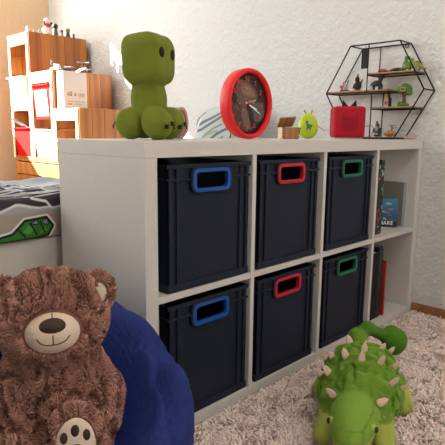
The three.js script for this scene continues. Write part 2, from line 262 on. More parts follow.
// ---------------------------------------------------------------- bed, duvet, pillow
{
  const t = thing('bed', 'white bed frame standing behind the cube shelf', 'bed', [0, 0, 0]);
  const bw = mat([0.74, 0.69, 0.62], 0.5);
  mesh('side_rail', bounds(-1.1, 1.44, 0.02, 0.484, -0.45, -0.434, 0.004), bw, t);
  mesh('side_rail', bounds(-1.1, 1.44, 0.02, 0.44, -1.86, -1.84, 0.004), bw, t);
  mesh('headboard', bounds(1.442, 1.466, 0.02, 0.62, -1.86, -0.43, 0.004), bw, t);
  mesh('footboard', bounds(-1.122, -1.1, 0.02, 0.52, -1.86, -0.43, 0.004), bw, t);
  mesh('mattress', bounds(-1.09, 1.43, 0.25, 0.445, -1.83, -0.455, 0.03), mat([0.75, 0.73, 0.7], 0.9), t);
}
{
  const X0 = -1.1, X1 = 1.43, LEN = 1.62, nu = 220, nv = 150;
  const duvetTex = canvasTex(1600, 1024, (g, w, h) => {
    const r = rng(91), X = x => (x - X0) / (X1 - X0) * w, S = s => h - s / LEN * h, u = w / (X1 - X0);
    g.fillStyle = '#b3a594'; g.fillRect(0, 0, w, h);
    g.fillStyle = '#aeb4bd'; g.fillRect(0, 0, w, S(0.075));
    const blob = (cx, cs, rx, rs, fill, edge, ew, k = 14, jag = 0.35) => {
      g.beginPath();
      for (let i = 0; i <= k; i++) { const a = i / k * 6.2832, q = i === k ? 0 : i, rr = 1 - jag * hash(q, Math.round(cx * 100), Math.round(cs * 100)); const x = X(cx + Math.cos(a) * rx * rr), y = S(cs + Math.sin(a) * rs * rr); i ? g.lineTo(x, y) : g.moveTo(x, y); }
      g.closePath(); g.fillStyle = fill; g.fill(); if (edge) { g.strokeStyle = edge; g.lineWidth = ew; g.stroke(); }
    };
    const darks = ['#3a3b40', '#2f3036', '#4a4b50', '#55565c'];
    for (let i = 0; i < 190; i++) { const s = 0.12 + r() * 1.4; blob(-1.0 + r() * 2.4, s, 0.12 + r() * 0.3, 0.02 + r() * 0.045, darks[Math.floor(r() * 4)], r() < 0.5 ? '#d5d9de' : null, 2.5, 18, 0.5); }
    for (let i = 0; i < 150; i++) { g.strokeStyle = ['#e4e7ec', '#2b2c31', '#9aa0aa', '#3c3d43', '#c9cdd4'][i % 5]; g.lineWidth = 2 + r() * 6; const x = -1.0 + r() * 2.2, s = 0.1 + r() * 1.45, L = 0.12 + r() * 0.3; g.beginPath(); g.moveTo(X(x), S(s)); g.bezierCurveTo(X(x + L * 0.3), S(s + 0.03 * (r() - 0.5)), X(x + L * 0.6), S(s + 0.05 * (r() - 0.5)), X(x + L), S(s + 0.04 * (r() - 0.5))); g.stroke(); }
    for (let i = 0; i < 34; i++) blob(-1.0 + r() * 2.4, 0.16 + r() * 1.4, 0.1 + r() * 0.2, 0.008 + r() * 0.014, ['#dfe3ea', '#a9b0bb', '#8f949c'][Math.floor(r() * 3)], null, 0, 18, 0.5);
    // big charcoal figure next to the near edge, outlined in white
    for (const [cx, cs, rx, rs] of [[-0.14, 0.17, 0.3, 0.10], [0.10, 0.14, 0.2, 0.075], [-0.55, 0.2, 0.3, 0.1], [0.3, 0.28, 0.22, 0.06], [0.0, 0.40, 0.3, 0.05]]) blob(cx, cs, rx, rs, '#34353a', '#e2e1dc', 4, 26, 0.3);
    for (let i = 0; i < 40; i++) { g.strokeStyle = ['#b8bcc2', '#77787c', '#d8d9da'][i % 3]; g.lineWidth = 3 + r() * 5; g.beginPath(); const x = -0.3 + r() * 0.5, s = 0.12 + r() * 0.22; g.moveTo(X(x), S(s)); g.quadraticCurveTo(X(x + 0.1), S(s + 0.02 * (r() - 0.5)), X(x + 0.2 + r() * 0.1), S(s + 0.05 * (r() - 0.4))); g.stroke(); }
    blob(0.36, 1.18, 0.12, 0.045, '#5c7a2e', null, 0); blob(0.2, 1.3, 0.12, 0.06, '#6b8a34', null, 0); blob(0.62, 1.32, 0.14, 0.06, '#8a4a86', null, 0); blob(0.7, 1.1, 0.08, 0.03, '#7d4380', null, 0); blob(-0.4, 0.9, 0.15, 0.05, '#5c7a2e', null, 0);
    // green angular print on the hanging edge
    const poly = (pts, fill, edge, ew) => { g.beginPath(); pts.forEach(([x, s], i) => i ? g.lineTo(X(x), S(s)) : g.moveTo(X(x), S(s))); g.closePath(); if (edge) { g.strokeStyle = edge; g.lineWidth = ew; g.lineJoin = 'round'; g.stroke(); } g.fillStyle = fill; g.fill(); };
    for (const dx of [0, -0.42, 0.6]) {
      const sh = [[-0.172, 0.002], [-0.158, 0.012], [-0.132, 0.016], [-0.122, 0.020], [-0.088, 0.050], [-0.05, 0.052], [-0.026, 0.054], [-0.008, 0.030], [-0.022, 0.008], [-0.06, 0.004]].map(([x, s]) => [x + dx, s]);
      poly(sh, '#3f8a34', '#f1efe9', 16); poly(sh, '#35802c', '#15181a', 8);
      poly([[-0.10, 0.02], [-0.08, 0.04], [-0.06, 0.03], [-0.075, 0.014]].map(([x, s]) => [x + dx, s]), '#4fa53e'); poly([[-0.05, 0.012], [-0.03, 0.03], [-0.02, 0.018]].map(([x, s]) => [x + dx, s]), '#4fa53e');
      poly([[-0.07, 0.042], [-0.055, 0.052], [-0.05, 0.04]].map(([x, s]) => [x + dx, s]), '#8d949c', '#15181a', 3); poly([[-0.035, 0.05], [-0.022, 0.05], [-0.02, 0.036], [-0.034, 0.04]].map(([x, s]) => [x + dx, s]), '#8d949c', '#15181a', 3);
      g.strokeStyle = '#1a2a17'; g.lineWidth = 3; for (const [a, b, c, d] of [[-0.11, 0.03, -0.09, 0.008], [-0.075, 0.046, -0.055, 0.01], [-0.045, 0.048, -0.03, 0.012]]) { g.beginPath(); g.moveTo(X(a + dx), S(b)); g.lineTo(X(c + dx), S(d)); g.stroke(); }
    }
  });
  const P = [], UV = [], I = [];
  for (let j = 0; j <= nv; j++) for (let i = 0; i <= nu; i++) {
    const x = X0 + (X1 - X0) * i / nu, s = LEN * j / nv; let y, z, out = 0, up = 0;
    if (s < 0.075) { y = 0.488 + s; z = -0.418; out = 1; }
    else if (s < 0.122) { const a = (s - 0.075) / 0.047 * Math.PI / 2; y = 0.563 + 0.03 * Math.sin(a) * 0.9; z = -0.418 - 0.03 * (1 - Math.cos(a)); out = Math.cos(a); up = Math.sin(a); }
    else { const q = (s - 0.122) / (LEN - 0.122); z = -0.448 - q * 1.385; y = 0.590 - 0.105 * sm(Math.min(1, q * 1.5)); up = 1; }
    const fold = Math.abs(vnoise(x * 2.2 + s * 1.1, s * 9 - x * 1.2, 81) - 0.5) * 2, fold2 = Math.abs(vnoise(x * 5, s * 17 + x * 3, 82) - 0.5) * 2, big = vnoise(x * 1.5, s * 3, 83);
    const d = 0.034 * (1 - fold) ** 3 + 0.016 * (1 - fold2) ** 2 + 0.03 * (big - 0.5);
    y += up * (d - 0.012); z += -out * 0.012 * (vnoise(x * 7, s * 4, 84)) * (1 - up);
    P.push(x, y, z); UV.push(i / nu, j / nv);
  }
  for (let j = 0; j < nv; j++) for (let i = 0; i < nu; i++) { const a = j * (nu + 1) + i; I.push(a, a + 1, a + nu + 1, a + 1, a + nu + 2, a + nu + 1); }
  const g = new THREE.BufferGeometry(); g.setAttribute('position', new THREE.Float32BufferAttribute(P, 3)); g.setAttribute('uv', new THREE.Float32BufferAttribute(UV, 2)); g.setIndex(I); g.computeVertexNormals();
  const o = mesh('duvet', g, mat([1, 1, 1], 0.95, { map: duvetTex, side: THREE.DoubleSide }), scene);
  tag(o, 'crumpled grey and charcoal printed duvet with a green figure at its hem', 'duvet');
}
{
  const tex = canvasTex(512, 512, (g, w, h) => {
    g.fillStyle = '#c3c9c8'; g.fillRect(0, 0, w, h); const r = rng(5);
    for (let i = 0; i < 40; i++) { g.strokeStyle = ['#8f979b', '#e9ecea', '#6f777c', '#a8b48a'][i % 4]; g.lineWidth = 5 + r() * 12; g.beginPath(); const x = r() * w, y = r() * h; g.moveTo(x, y); g.quadraticCurveTo(x + 60, y - 60 + r() * 80, x + 160, y - 80 + r() * 60); g.stroke(); }
    g.fillStyle = '#b9c47c'; g.beginPath(); g.ellipse(150, 300, 70, 40, 0.4, 0, 7); g.fill(); g.beginPath(); g.ellipse(330, 180, 60, 30, -0.6, 0, 7); g.fill();
  });
  const g = new THREE.SphereGeometry(1, 60, 40), p = g.attributes.position;
  for (let i = 0; i < p.count; i++) { // a square cushion with pinched corners
    const x = p.getX(i), y = p.getY(i), z = p.getZ(i), sx = Math.sign(x) * Math.pow(Math.abs(x), 0.55), sy = Math.sign(y) * Math.pow(Math.abs(y), 0.55);
    const th = 1 - 0.55 * Math.max(sx * sx, sy * sy) + 0.25 * (vnoise(x * 4 + 9, y * 4, 6) - 0.5);
    p.setXYZ(i, sx * 0.205, sy * 0.19 + 0.02 * vnoise(x * 3, y * 3 + 5, 3), z * 0.10 * th);
  }
  const uv = new Float32Array(p.count * 2); for (let i = 0; i < p.count; i++) { uv[2 * i] = p.getX(i) / 0.8 + 0.5; uv[2 * i + 1] = p.getY(i) / 0.56 + 0.5; } g.setAttribute('uv', new THREE.BufferAttribute(uv, 2)); g.computeVertexNormals();
  const o = mesh('pillow', g, mat([1, 1, 1], 0.95, { map: tex }), scene); tag(o, 'pale grey pillow with green print leaning on the wall behind the red clock', 'pillow');
  o.rotation.set(-0.32, -Math.PI / 2 + 0.1, 0.22, 'YXZ'); o.position.set(1.30, 0.752, -1.01);
}

// ---------------------------------------------------------------- pine stair-step storage unit on its plank base
const TX0 = 0.985, TX1 = 1.43, TZ = [-2.905, -2.59, -2.275, -1.965], TH = [1.45, 1.175, 0.925], TB = 0.585;
{
  const t = thing('storage_stair', 'pine storage unit with three stepped columns against the far right corner', 'storage unit', [0, 0, 0]);
  const r = rng(3), sunlitPine = mat([1, 1, 1], 0.5, { map: pineTex(77, [0.93, 0.84, 0.68], [0.88, 0.76, 0.57]) }); let c = 0;  // lighter pine for the front frame: sun glare put into its colour
  const pl = (n, b, rot) => { let g = bounds(...b, 0.002); g = metreUV(g, 2.2); const uv = g.attributes.uv; const o = r(); for (let i = 0; i < uv.count; i++) uv.setXY(i, rot ? uv.getY(i) * 0.35 + o : uv.getX(i) + o, rot ? uv.getX(i) : uv.getY(i) * 0.35 + o); return mesh(n, g, pine[c++ % 3], t); };
  const ends = [[TZ[0], 0], [TZ[1], 0], [TZ[2], 1], [TZ[3], 2]];
  ends.forEach(([z, k]) => { const n = 5, w = (TX1 - TX0) / n; for (let i = 0; i < n; i++) pl('side_plank', [TX0 + i * w + 0.0006, TX0 + (i + 1) * w - 0.0006, TB, TH[k], z - 0.009, z + 0.009]); });
  for (let k = 0; k < 3; k++) {
    for (let i = 0; i < 4; i++) pl('top_plank', [TX0 + i * 0.111, TX0 + (i + 1) * 0.111 - 0.001, TH[k] - 0.018, TH[k], TZ[k] + 0.0095, TZ[k + 1] - 0.0095], true);
    pl('front_rail', [TX0 - 0.004, TX0 + 0.016, TH[k] - 0.075, TH[k] - 0.019, TZ[k] + 0.0095, TZ[k + 1] - 0.0095], true).material = sunlitPine;
    for (const z of [TZ[k] + 0.002, TZ[k + 1] - 0.031]) pl('front_stile', [TX0 - 0.006, TX0 - 0.0005, TB, TH[k], z, z + 0.029]).material = sunlitPine;
    for (let i = 0; i < 3; i++) pl('back_plank', [TX1 - 0.008, TX1, TB + 0.02 + i * (TH[k] - TB - 0.04) / 3, TB + 0.018 + (i + 1) * (TH[k] - TB - 0.04) / 3, TZ[k] + 0.0095, TZ[k + 1] - 0.0095], true);
    for (let y = TB + 0.20; y < TH[k] - 0.1; y += 0.13) for (const s of [0, 1]) pl('runner', [TX0 + 0.02, TX1 - 0.01, y, y + 0.012, s ? TZ[k + 1] - 0.021 : TZ[k] + 0.0095, s ? TZ[k + 1] - 0.0095 : TZ[k] + 0.021], true);
  }
  pl('bottom_board', [TX0, TX1, TB, TB + 0.016, TZ[0] + 0.0095, TZ[1] - 0.0095], true); pl('bottom_board', [TX0, TX1, TB, TB + 0.016, TZ[1] + 0.0095, TZ[2] - 0.0095], true); pl('bottom_board', [TX0, TX1, TB, TB + 0.016, TZ[2] + 0.0095, TZ[3] - 0.0095], true);
}
{
  const t = thing('plank_chest', 'low pine plank chest carrying the stepped storage unit behind the bed', 'chest', [0, 0, 0]);
  let c = 1; const B = (n, ...b) => mesh(n, metreUV(bounds(...b, 0.003), 2), pine[c++ % 3], t);
  for (let i = 0; i < 6; i++) { B('front_plank', 0.985, 1.003, 0.005 + i * 0.093, 0.092 + i * 0.093, -2.905, -1.955); }
  B('top_board', 0.985, 1.43, 0.564, 0.584, -2.905, -1.955); B('end_board', 1.004, 1.43, 0.005, 0.563, -1.975, -1.956); B('end_board', 1.004, 1.43, 0.005, 0.563, -2.904, -2.886);
}
function tray(label, m, w, h, d, pos, group = 'bins in the stepped storage unit', tilt = 0) { // bin opening upwards, its front towards -x, rim along the top; local origin at the bottom centre of the front
  const t = thing('storage_bin', label, 'bin', pos, 0, group); t.rotation.z = tilt;
  const wall = (a, b, c, e) => { const g = new THREE.BufferGeometry(), q = [a, b, c, e]; const n = V(...b).sub(V(...a)).cross(V(...e).sub(V(...a))).normalize().multiplyScalar(0.003); const P = []; const f = (...l) => l.forEach(v => P.push(...v)); const o = q.map(v => [v[0] + n.x, v[1] + n.y, v[2] + n.z]); f(q[0], q[1], q[2], q[0], q[2], q[3], o[0], o[2], o[1], o[0], o[3], o[2]); for (let i = 0; i < 4; i++) { const j = (i + 1) % 4; f(q[i], o[i], q[j], q[j], o[i], o[j]); } g.setAttribute('position', new THREE.Float32BufferAttribute(P, 3)); g.computeVertexNormals(); return g; };
  const k = 0.022, wb = w / 2 - k, wt = w / 2 - 0.006;
  mesh('shell', [wall([k, 0, -wb], [k, 0, wb], [0.004, h, wt], [0.004, h, -wt]), wall([d - k, 0, wb], [d - k, 0, -wb], [d - 0.004, h, -wt], [d - 0.004, h, wt]), wall([k, 0, wb], [d - k, 0, wb], [d - 0.004, h, wt], [0.004, h, wt]), wall([d - k, 0, -wb], [k, 0, -wb], [0.004, h, -wt], [d - 0.004, h, -wt]), bounds(k, d - k, 0, 0.003, -wb, wb)], m, t);
  mesh('rim', [bounds(-0.016, 0.006, h - 0.008, h, -w / 2, w / 2, 0.002), bounds(d - 0.006, d + 0.004, h - 0.008, h, -w / 2, w / 2, 0.002), bounds(0.006, d - 0.006, h - 0.008, h, -w / 2, -w / 2 + 0.008, 0.002), bounds(0.006, d - 0.006, h - 0.008, h, w / 2 - 0.008, w / 2, 0.002)], m, t);
  return t;
}
const zc = k => (TZ[k] + TZ[k + 1]) / 2;
tray('white plastic bin pulled out of the tallest pine column', whitePlastic, 0.262, 0.23, 0.38, [0.958, 0.925, zc(0)]);
tray('red plastic bin at the bottom of the tallest pine column', redPlastic, 0.262, 0.2, 0.38, [0.972, 0.603, zc(0)]);
const rb = tray('red framed bin in the upper front of the middle pine column', redPlastic, 0.262, 0.225, 0.38, [0.975, 0.862, zc(1)]);
{ const g = bounds(-0.003, 0.0, 0.02, 0.19, -0.085, 0.085, 0.001); g.rotateZ(0.08); const o = mesh('front_sheet', g, whitePlastic, rb, 'white front sheet of the red bin'); o.position.set(0.017, 0, 0); }
tray('white plastic bin at the bottom of the middle pine column', whitePlastic, 0.262, 0.19, 0.38, [0.975, 0.603, zc(1)]);
tray('white plastic bin in the lowest pine column', whitePlastic, 0.262, 0.12, 0.38, [0.99, 0.603, zc(2)]);
{
  const t = thing('paper_sheet', 'crumpled dark and white papers sticking out of the lower red bin', 'paper', [0, 0, 0]);
  const g = new THREE.PlaneGeometry(0.2, 0.15, 8, 8), p = g.attributes.position; for (let i = 0; i < p.count; i++) p.setZ(i, 0.03 * vnoise(p.getX(i) * 20 + 5, p.getY(i) * 20 + 5, 2));
  const o = mesh('sheet', g, mat([0.1, 0.1, 0.11], 0.8, { side: THREE.DoubleSide }), t); o.rotation.set(-1.3, 0.4, 0.2); o.position.set(1.02, 0.8, zc(0));
  const o2 = mesh('sheet', g, mat([0.8, 0.8, 0.8], 0.8, { side: THREE.DoubleSide }), t); o2.rotation.set(-0.5, 0.9, 0.3); o2.position.set(1.06, 0.77, zc(0) + 0.02);
}
{ // carton on the lowest step
  const t = thing('carton', 'white carton with grey printed marks on the lowest pine step', 'carton', [1.0875, 0.9255, -2.215]);
  const tex = canvasTex(256, 384, (g, w, h) => {
    g.fillStyle = '#dcdcd6'; g.fillRect(0, 0, w, h); g.strokeStyle = g.fillStyle = '#8b8d8c';
    g.font = 'bold 34px sans-serif';
    g.fillRect(40, 215, 14, 34); g.fillRect(60, 205, 30, 44); g.fillStyle = '#dcdcd6'; g.fillRect(68, 215, 14, 14); g.fillStyle = '#8b8d8c'; g.beginPath(); g.moveTo(110, 249); g.lineTo(126, 205); g.lineTo(142, 249); g.fill();
    g.lineWidth = 5; for (let i = 0; i < 4; i++) g.strokeRect(165 + i * 17, 222, 10, 26); g.lineWidth = 3; g.beginPath(); g.moveTo(160, 262); g.lineTo(236, 262); g.stroke();
    for (let i = 0; i < 9; i++) g.fillRect(30 + i * 22, 305, 10 + (i % 3) * 4, 8); g.fillRect(30, 330, 60, 12); g.fillRect(110, 330, 90, 6);
  });
  const white = mat([0.8, 0.8, 0.77], 0.7), marks = mat([1, 1, 1], 0.7, { map: tex });
  mesh('body', bounds(-0.085, 0.085, 0, 0.235, -0.045, 0.045, 0.002), white, t);
  mesh('printed_side', new THREE.PlaneGeometry(0.166, 0.23).translate(0, 0.117, 0.0457), marks, t, 'carton side with grey printed marks');
  mesh('lid_flap', [bounds(-0.085, 0.085, 0.2355, 0.238, -0.045, -0.002), bounds(-0.085, 0.03, 0.2355, 0.2385, 0.002, 0.045)], white, t);
  const f = mesh('lid_flap', bounds(0, 0.06, 0, 0.002, -0.04, 0.04), white, t); f.position.set(0.035, 0.238, 0); f.rotation.z = 0.5;
}
console.log('furniture done');

// ---------------------------------------------------------------- things on top of the shelf
const TOP = KH + 0.0005;
{ // soft green plush with a block-shaped head
  const t = thing('plush_toy', 'tall olive green plush toy with a block-shaped head sitting on the shelf', 'plush toy', [0.170, TOP, -0.200], 0.37);
  const wr = (p, a, k) => a * (noise3(p[0] * k, p[1] * k * 0.6, p[2] * k, 4) - 0.5);
  const body = p => {
    let d = sdB(p, [0, 0.207, 0], [0.063, 0.068, 0.059], 0.040);
    d = smin(d, sdC(p, [0, 0.07, 0], [0, 0.15, 0], 0.050, 0.042), 0.02);
    for (const sx of [-1, 1]) for (const sz of [-1, 1]) d = smin(d, sdE(p, [sx * 0.034, 0.0435, sz * 0.040 + 0.004], [0.039, 0.0435, 0.043]), 0.004);
    d += wr(p, 0.007, 44) + 0.0035 * Math.max(0, 1 - Math.abs(p[1] - 0.142) / 0.012);
    return Math.max(d, 0.0006 - p[1]);
  };
  const g = sdfGeo(body, [0, 0.14, 0], 0.165, 92);
  mesh('body', metreUV(g, 8), phys(0xffffff, 0.95, { color: new THREE.Color().setRGB(0.165, 0.215, 0.016), bumpMap: clothBump, bumpScale: 0.001, sheen: 0.4, sheenColor: new THREE.Color(0.35, 0.45, 0.12), sheenRoughness: 0.5 }), t);
  const felt = mat([0.008, 0.009, 0.012], 0.95);
  for (const sx of [-1, 1]) mesh('felt_eye', ell(0.012, 0.014, 0.004, sx * 0.028, 0.222, 0.0575), felt, t);
  for (const [sx, sz, list] of [[-1, 1, 1], [1, 1, 1], [-1, -1, 0], [1, -1, 0]]) for (let i = 0; i < 3; i++) {
    const a = (i - 1) * 0.5 + (list ? 0 : Math.PI), rr = 0.0428;
    const x = sx * 0.036 + Math.sin(a) * rr * 0.93, z = sz * 0.043 + 0.004 + Math.cos(a) * rr * 1.03;
    const o = mesh('toe_patch', box(0.011, 0.011, 0.003, 0, 0, 0, 0.001), felt, t); o.position.set(x, 0.036 + (i === 1 ? 0.006 : -0.002), z); o.rotation.y = a;
  }
}
{ // round tin standing behind the plush
  const t = thing('round_tin', 'round grey tin with a red ring standing behind the green plush', 'tin', [0.372, TOP + 0.049, -0.315], 0.45);
  t.rotation.x = 0;
  mesh('rim', lathe([[0.036, -0.014], [0.049, -0.014], [0.049, 0.014], [0.046, 0.016], [0.042, 0.012], [0.036, 0.010]], 40).rotateX(Math.PI / 2), mat([0.38, 0.37, 0.34], 0.45), t);
  mesh('face', new THREE.CylinderGeometry(0.0355, 0.0355, 0.018, 36).rotateX(Math.PI / 2), mat([0.5, 0.42, 0.38], 0.5), t);
  mesh('ring', new THREE.TorusGeometry(0.0385, 0.0028, 8, 40).translate(0, 0, 0.011), mat([0.55, 0.07, 0.06], 0.4), t, 'red ring inside the rim');
}
{ // wall clock with red rim
  const R = 0.1165, t = thing('wall_clock', 'round clock with a thick red rim and dinosaur dial on the shelf', 'clock', [0.628, TOP + R, -0.25], 0.04);
  const red = mat([0.85, 0.006, 0.010], 0.45);
  mesh('rim', lathe([[R - 0.016, 0.004], [R - 0.014, 0.014], [R - 0.009, 0.018], [R - 0.002, 0.015], [R, 0.006], [R - 0.002, -0.026], [R - 0.014, -0.028], [R - 0.016, -0.028]], 72).rotateX(Math.PI / 2), red, t);
  mesh('back', new THREE.CylinderGeometry(R - 0.0155, R - 0.0155, 0.02, 48).rotateX(Math.PI / 2).translate(0, 0, -0.017), black, t);
  const dial = canvasTex(512, 512, (g, w, h) => {
    g.fillStyle = '#0d0d10'; g.fillRect(0, 0, w, h); const r = rng(12);
    for (let i = 0; i < 60; i++) { g.fillStyle = ['#1c1b1c', '#101011', '#231e1d', '#262728'][i % 4]; g.beginPath(); g.ellipse(r() * w, r() * h, 20 + r() * 50, 10 + r() * 25, r() * 3, 0, 7); g.fill(); }
    g.fillStyle = '#56585a'; g.beginPath(); g.moveTo(330, 250); g.quadraticCurveTo(480, 200, 500, 330); g.quadraticCurveTo(460, 430, 350, 400); g.closePath(); g.fill();
    // big reptile head with an open mouth, brown
    const P = (c, pts) => { g.fillStyle = c; g.beginPath(); g.moveTo(...pts[0]); for (let i = 1; i < pts.length; i += 2) { const e = pts[(i + 1) % pts.length]; g.quadraticCurveTo(...pts[i], ...e); } g.closePath(); g.fill(); };
    P('#6a4a42', [[120, 70], [210, 40], [300, 90], [380, 120], [400, 190], [380, 240], [330, 230], [290, 240], [260, 260], [200, 300], [160, 300], [90, 200]]);
    P('#8a6559', [[170, 90], [240, 70], [300, 120], [350, 150], [370, 190], [320, 200], [260, 190], [210, 190], [180, 160]]);
    P('#4a332e', [[60, 260], [150, 240], [230, 300], [240, 400], [300, 480], [200, 500], [110, 450], [40, 380]]);
    P('#7c5a50', [[180, 290], [250, 280], [270, 340], [300, 420], [320, 470], [260, 480], [220, 430], [180, 380]]);
    P('#a37d70', [[200, 120], [250, 100], [270, 130], [240, 150], [210, 140]]);
    g.fillStyle = '#c9b28a'; for (let i = 0; i < 7; i++) { g.beginPath(); g.moveTo(270 + i * 15, 232 - i * 3); g.lineTo(278 + i * 15, 258 - i * 3); g.lineTo(284 + i * 15, 230 - i * 3); g.fill(); }
    for (let i = 0; i < 90; i++) { g.fillStyle = ['#94705f', '#2e1d1a', '#a88476', '#1a1110'][i % 4]; g.beginPath(); g.ellipse(110 + r() * 230, 80 + r() * 380, 2 + r() * 9, 2 + r() * 5, r() * 3, 0, 7); g.fill(); }
    g.fillStyle = '#120c0b'; g.beginPath(); g.ellipse(225, 135, 16, 9, 0.3, 0, 7); g.fill(); g.fillStyle = '#d08a2a'; g.beginPath(); g.ellipse(226, 135, 7, 6, 0, 0, 7); g.fill();
    g.fillStyle = '#f02a34'; g.font = 'bold 58px sans-serif'; g.textAlign = 'center'; g.textBaseline = 'middle';
    for (let n = 1; n <= 12; n++) { const a = n / 12 * 6.2832; g.fillText(String(n), w / 2 + Math.sin(a) * 208, h / 2 - Math.cos(a) * 208); }
  });
  mesh('dial', new THREE.CircleGeometry(R - 0.0158, 64).translate(0, 0, -0.004), mat([1, 1, 1], 0.6, { map: dial }), t);
  mesh('cover_glass', new THREE.CylinderGeometry(R - 0.0158, R - 0.0158, 0.0015, 64).rotateX(Math.PI / 2).translate(0, 0, 0.007), new THREE.MeshPhysicalMaterial({ color: 0xffffff, roughness: 0, transmission: 1, thickness: 0, ior: 1.08 }), t);
  const handM = mat([0.9, 0.9, 0.9], 0.4);
  const hand = (len, w, ang, z) => { const s = new THREE.Shape(); s.moveTo(-w, -0.012); s.lineTo(w, -0.012); s.lineTo(w * 0.6, len); s.lineTo(-w * 0.6, len); const o = mesh('hand', extr(s, 0.0008), handM, t); o.position.z = z; o.rotation.z = -ang; };
  hand(0.052, 0.003, 1.90, -0.002); hand(0.072, 0.0022, 2.02, 0);
  mesh('hub', new THREE.CylinderGeometry(0.005, 0.005, 0.006, 16).rotateX(Math.PI / 2), redPlastic, t);
  mesh('prop', tube([[0, 0.05, -0.027], [0.0, -0.04, -0.06], [0, -R + 0.003, -0.08]], 0.002, 10, 6), blackMetal, t);
}
{ // little wooden box with its lid raised
  const t = thing('wooden_box', 'small finger-jointed wooden box with its lid open', 'box', [0.862, TOP, -0.255], -0.55);
  const ply = mat([1, 1, 1], 0.6, { map: pineTex(33, [0.70, 0.50, 0.32], [0.58, 0.38, 0.22]) }), edge = mat([0.11, 0.055, 0.025], 0.7), pale = mat([0.72, 0.60, 0.42], 0.6);
  const w = 0.064, h = 0.042, d = 0.05;
  mesh('front_wall', metreUV(bounds(-w / 2, w / 2, 0, h, d / 2 - 0.004, d / 2), 8), ply, t); mesh('back_wall', bounds(-w / 2, w / 2, 0, h, -d / 2, -d / 2 + 0.004), pale, t);
  mesh('side_wall', bounds(-w / 2, -w / 2 + 0.004, 0, h, -d / 2 + 0.004, d / 2 - 0.004), pale, t); mesh('side_wall', bounds(w / 2 - 0.004, w / 2, 0, h, -d / 2 + 0.004, d / 2 - 0.004), pale, t); mesh('bottom_wall', bounds(-w / 2 + 0.004, w / 2 - 0.004, 0.001, 0.005, -d / 2 + 0.004, d / 2 - 0.004), ply, t);
  for (let i = 0; i < 6; i++) mesh('finger_joint', bounds(-w / 2 + 0.005 + i * 0.0105, -w / 2 + 0.009 + i * 0.0105, 0.0, 0.004, d / 2 - 0.002, d / 2 + 0.0006), edge, t);
  for (let i = 0; i < 4; i++) for (const s of [-1, 1]) mesh('finger_joint', bounds(s * w / 2 - 0.0022, s * w / 2 + 0.0022, 0.007 + i * 0.010, 0.011 + i * 0.010, d / 2 - 0.003, d / 2 + 0.0006), edge, t);
  const l = mesh('lid', metreUV(bounds(-w / 2, w / 2, 0, 0.004, 0, d), 8), ply, t); l.position.set(-0.006, h + 0.001, -d / 2); l.rotation.x = -0.75; l.rotation.z = 0.10;
  mesh('crank', [rod(V(w / 2, 0.024, 0), V(w / 2 + 0.012, 0.024, 0), 0.0015), rod(V(w / 2 + 0.012, 0.024, 0), V(w / 2 + 0.012, 0.038, 0.004), 0.0015), ell(0.003, 0.003, 0.003, w / 2 + 0.012, 0.039, 0.004, 10)], blackMetal, t);
}
{ // lime green egg
  const t = thing('egg_toy', 'lime green egg-shaped toy with a dinosaur emblem and two knobs', 'toy', [0.985, TOP, -0.255], -0.85);
  const lime = mat([0.45, 0.62, 0.006], 0.35);
  const prof = []; for (let i = 0; i <= 24; i++) { const a = i / 24 * Math.PI; prof.push([Math.max(0.0001, Math.sin(a) * 0.0385 * (1 - 0.12 * -Math.cos(a))), 0.049 - Math.cos(a) * 0.049]); }
  mesh('shell', lathe(prof, 36).scale(1, 1, 0.8), lime, t);
  const g = new THREE.SphereGeometry(1, 30, 20, 0, Math.PI * 2, 0, 0.62).rotateX(Math.PI / 2).scale(0.0395, 0.0455, 0.0335).translate(0, 0.05, 0);
  mesh('window_patch', g, mat([0.55, 0.56, 0.03], 0.3), t, 'yellow oval patch on the front of the egg');
  const s = new THREE.Shape(); const pts = [[-0.012, 0.022], [-0.007, 0.024], [-0.004, 0.019], [-0.005, 0.008], [0.004, 0.009], [0.011, 0.004], [0.017, 0.009], [0.014, -0.003], [0.009, -0.007], [0.008, -0.016], [0.003, -0.016], [0.003, -0.009], [-0.004, -0.009], [-0.005, -0.017], [-0.010, -0.017], [-0.009, -0.002], [-0.010, 0.012], [-0.014, 0.014]];
  pts.forEach(([x, y], i) => i ? s.lineTo(x * 0.85, y * 0.85) : s.moveTo(x * 0.85, y * 0.85)); s.closePath();
  mesh('emblem', extr(s, 0.003, 0.0006).translate(0, 0.048, 0.0315), mat([0.01, 0.24, 0.10], 0.4), t, 'dark green long-necked dinosaur emblem');
  for (const sx of [-1, 1]) mesh('knob', [rod(V(sx * 0.010, 0.095, 0), V(sx * 0.014, 0.106, 0), 0.003), ell(0.0045, 0.005, 0.0045, sx * 0.0142, 0.107, 0, 12)], mat([0.33, 0.36, 0.12], 0.4), t);
}
